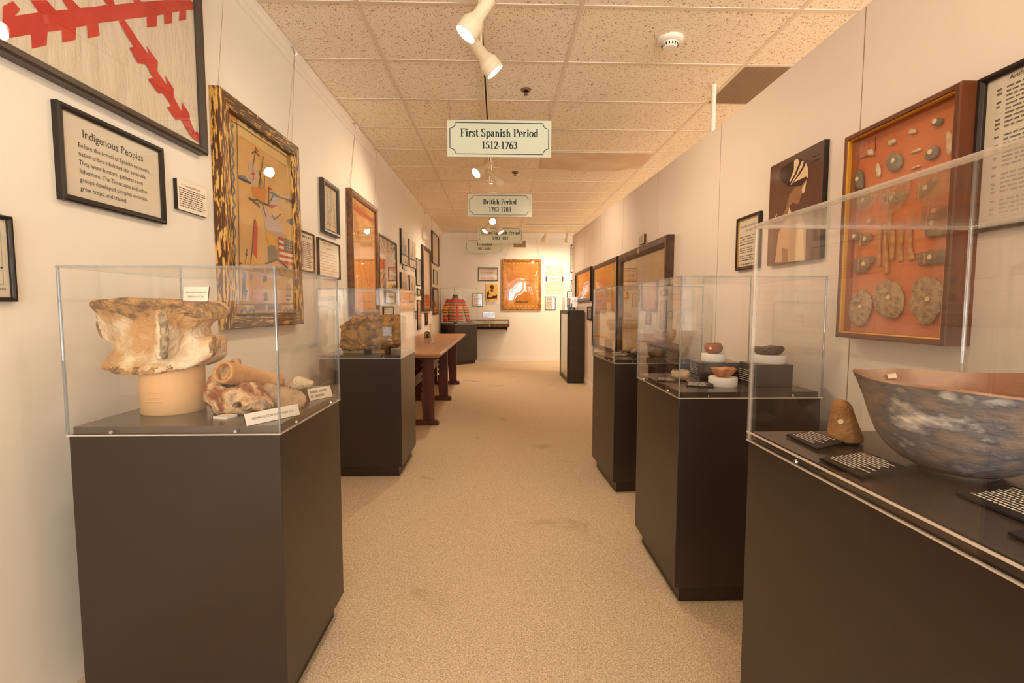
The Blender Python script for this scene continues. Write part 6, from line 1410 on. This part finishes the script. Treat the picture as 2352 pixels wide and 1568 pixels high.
for s_ in (-1, 1):
    sl = lambda X, Y, Z, s_=s_: smin(capsule(X, Y, Z, (s_ * .15, 0, .455), (s_ * .235, -.02, .27), .060, .056), capsule(X, Y, Z, (s_ * .235, -.02, .27), (s_ * .245, -.075, .085), .054, .044), .02)
    build_cloth(sl, (-.34, -.18, .01), (.34, .12, .54), 'sleeve')
    m = MB(JT); m.tube([(s_ * .245, -.076, ZD + .075), (s_ * .246, -.082, ZD + .04)], [.047, .044], 18); m.build('cuff', mat('bright_red_cloth', (216, 48, 32), rough=.8), r, smooth=True)
m = MB(JT); vs = []
for k in range(12):
    z = .04 + .47 * k / 11; h = min(1, z / .52); y = -(.115 + .02 * (1 - h)) - .006 + (.055 * max(0, (z - .38) / .13) ** 1.5)
    vs += [(-.03, y, ZD + z), (.03, y, ZD + z)]
m.add(vs, [(2 * k, 2 * k + 1, 2 * k + 3, 2 * k + 2) for k in range(11)]); pl = m.build('front_band', MATS['bright_red_cloth'], r, smooth=True); sd = pl.modifiers.new('Solid', 'SOLIDIFY'); sd.thickness = .008
m = MB(JT); m.lathe([(.078, .50), (.07, .535), (.062, .56), (.056, .56), (.064, .53), (.07, .50)], (0, 0, ZD), n=28, fn=lambda r_, h, t: (r_, h - .03 * max(0, -math.sin(t)))); m.build('collar', MATS['bright_red_cloth'], r, smooth=True)
r = thing('dress_form', 'black neck of the dress form under the striped jacket', 'dress form', (JC.x, JC.y, ZD))
m = MB(JT); m.lathe([(.05, .45), (.05, .555), (.056, .58), (.055, .6), (.045, .606), (.0001, .607)], (0, 0, ZD), n=28); m.build('neck', BLK, r, smooth=True)
m = MB(JT); m.cyl((0, 0, ZD), (0, 0, ZD + .04), .04, n=16); m.build('pole', BLK, r)
r = thing('bead_necklace', 'coiled pale bead necklace beside the striped jacket', 'necklace', (-.62, 10.24, ZD))
BEAD = mat('pale_bead', (214, 196, 168), rough=.4, c2=(120, 104, 88), sc=60)
m = MB()
for k in range(30):
    t = k * .62; rr = .045 + .016 * math.sin(k * 1.7)
    m.lathe([(.0001, -.008), (.007, -.004), (.008, 0), (.007, .004), (.0001, .008)], (-.61 + rr * 1.3 * math.cos(t), 10.235 + rr * math.sin(t), ZD + .009 + (k // 10) * .006), n=8)
m.build('beads', BEAD, r, smooth=True)

# tall cabinet against the partition
r = thing('tall_cabinet', 'tall narrow dark cabinet with a glass door, far right', 'cabinet', (1.21, 8.01, 0))
cx0, cx1, cy0, cy1, ct = 1.088, 1.338, 7.515, 8.5, 1.147
CAB = mat('dark_bronze_laminate', (62, 50, 40), rough=.4)
m = MB(); ch = .025
m.prism([(cx0 + ch, cy0), (cx1, cy0), (cx1, cy0 + .02), (cx0, cy0 + .02), (cx0, cy0 + ch)], .02, ct - .02); m.build('end_panel', CAB, r)
m = MB(); m.box(cx0, cx1, cy1 - .02, cy1, .02, ct - .02); m.build('end_panel', CAB, r)
m = MB(); m.box(cx1 - .012, cx1, cy0 + .02, cy1 - .02, .02, ct - .02); m.build('back_panel', PAPER, r)
m = MB(); m.box(cx0 - .004, cx1, cy0 - .002, cy1, 0, .03); m.build('base', CAB, r)
m = MB(); m.box(cx0 - .004, cx1, cy0 - .002, cy1, ct - .025, ct); m.build('top', CAB, r)
d_ = MB()
d_.box(cx0 - .002, cx0 + .016, cy0 + .03, cy0 + .075, .03, ct - .025); d_.box(cx0 - .002, cx0 + .016, cy1 - .06, cy1 - .0, .03, ct - .025); d_.box(cx0 - .002, cx0 + .016, cy0 + .03, cy1, .03, .07); d_.box(cx0 - .002, cx0 + .016, cy0 + .03, cy1, ct - .06, ct - .025)
door = d_.build('door', CAB, r)
m = MB(); m.box(cx0 + .004, cx0 + .010, cy0 + .075, cy1 - .06, .07, ct - .06); m.build('glass', GLASS, door)
m = MB(); m.lathe([(.0001, .012), (.008, .01), (.008, .003), (.005, 0)], (cx0 + .05, cy0, .56), n=14, axis=(0, -1, 0)); m.build('lock', GOLD, r)
m = MB(); m.lathe([(.0001, .012), (.008, .01), (.008, .003), (.005, 0)], (cx0 - .002, cy0 + .05, .555), n=14, axis=(-1, 0, 0)); m.build('knob', GOLD, door)
for z in (.42, .78): m = MB(); m.box(cx0 + .03, cx1 - .012, cy0 + .02, cy1 - .02, z, z + .006); m.build('shelf', GLASS, r)
cover('small clear acrylic box on top of the tall cabinet', 1.20, 8.1, .22, .30, ct, ct + .225, t=.004, screws=False)
r = thing('leaflet', 'small pale blue and white picture card inside the little acrylic box', 'card', (1.165, 8.05, ct))
m = MB(lambda u, v, w: (u, 8.03 - w, ct + .005 + v)); m.prism(rect_pts(1.145, 1.2, 0, .2), -.003, 0); m.build('card', PAPER, r)
m = MB(lambda u, v, w: (u, 8.03 - w, ct + .005 + v)); m.poly(rect_pts(1.147, 1.198, .005, .09), .0006); m.build('picture', mat('sea_blue_print', (120, 164, 210), rough=.6), r, fixn=False)
r = thing('ship_model', 'little dark carved piece inside the small acrylic box', 'model', (1.24, 8.12, ct))
m0 = rock((1.245, 8.12, ct + .03), (.09, .16, .05), sq=.8, sub=18, amp=.12, nsc=3, seed=5); m0.build('hull', mat('dark_brown_carving', (86, 50, 30), rough=.5), r, smooth=True)
m = MB(); m.tube([(1.235, 8.12, ct + .04), (1.232, 8.12, ct + .12)], [.012, .004], 8); m.build('mast', MATS['dark_brown_carving'], r)

# ================================================================== camera
cam = bpy.data.cameras.new('camera'); co = bpy.data.objects.new('camera', cam); C.objects.link(co); SC.camera = co
cam.sensor_fit = 'HORIZONTAL'; cam.sensor_width = 36; cam.lens = 36 * 1106.5 / 2352; cam.clip_start = .02; cam.clip_end = 100
pitch, yaw, roll = math.radians(4.01), math.radians(1.597), math.radians(-.05)
fwd = Vector((math.sin(yaw) * math.cos(pitch), math.cos(yaw) * math.cos(pitch), -math.sin(pitch)))
right = Vector((math.cos(yaw), -math.sin(yaw), 0)); down = fwd.cross(right)
r2 = right * math.cos(roll) + down * math.sin(roll); d2 = down * math.cos(roll) - right * math.sin(roll)
co.matrix_world = Matrix(((r2.x, -d2.x, -fwd.x, 0), (r2.y, -d2.y, -fwd.y, 0), (r2.z, -d2.z, -fwd.z, 1.19), (0, 0, 0, 1)))

vs_ = SC.view_settings
vs_.view_transform = 'Standard'; vs_.look = 'None'; vs_.gamma = 1; vs_.use_curve_mapping = False; vs_.exposure = EXPO
cy = SC.cycles
cy.transparent_max_bounces = 48; cy.max_bounces = 14; cy.diffuse_bounces = 9; cy.glossy_bounces = 4
cy.caustics_reflective = False; cy.caustics_refractive = False; cy.sample_clamp_indirect = 8
try: cy.use_denoising = True
except Exception: pass
bpy.data.objects.remove(_to)
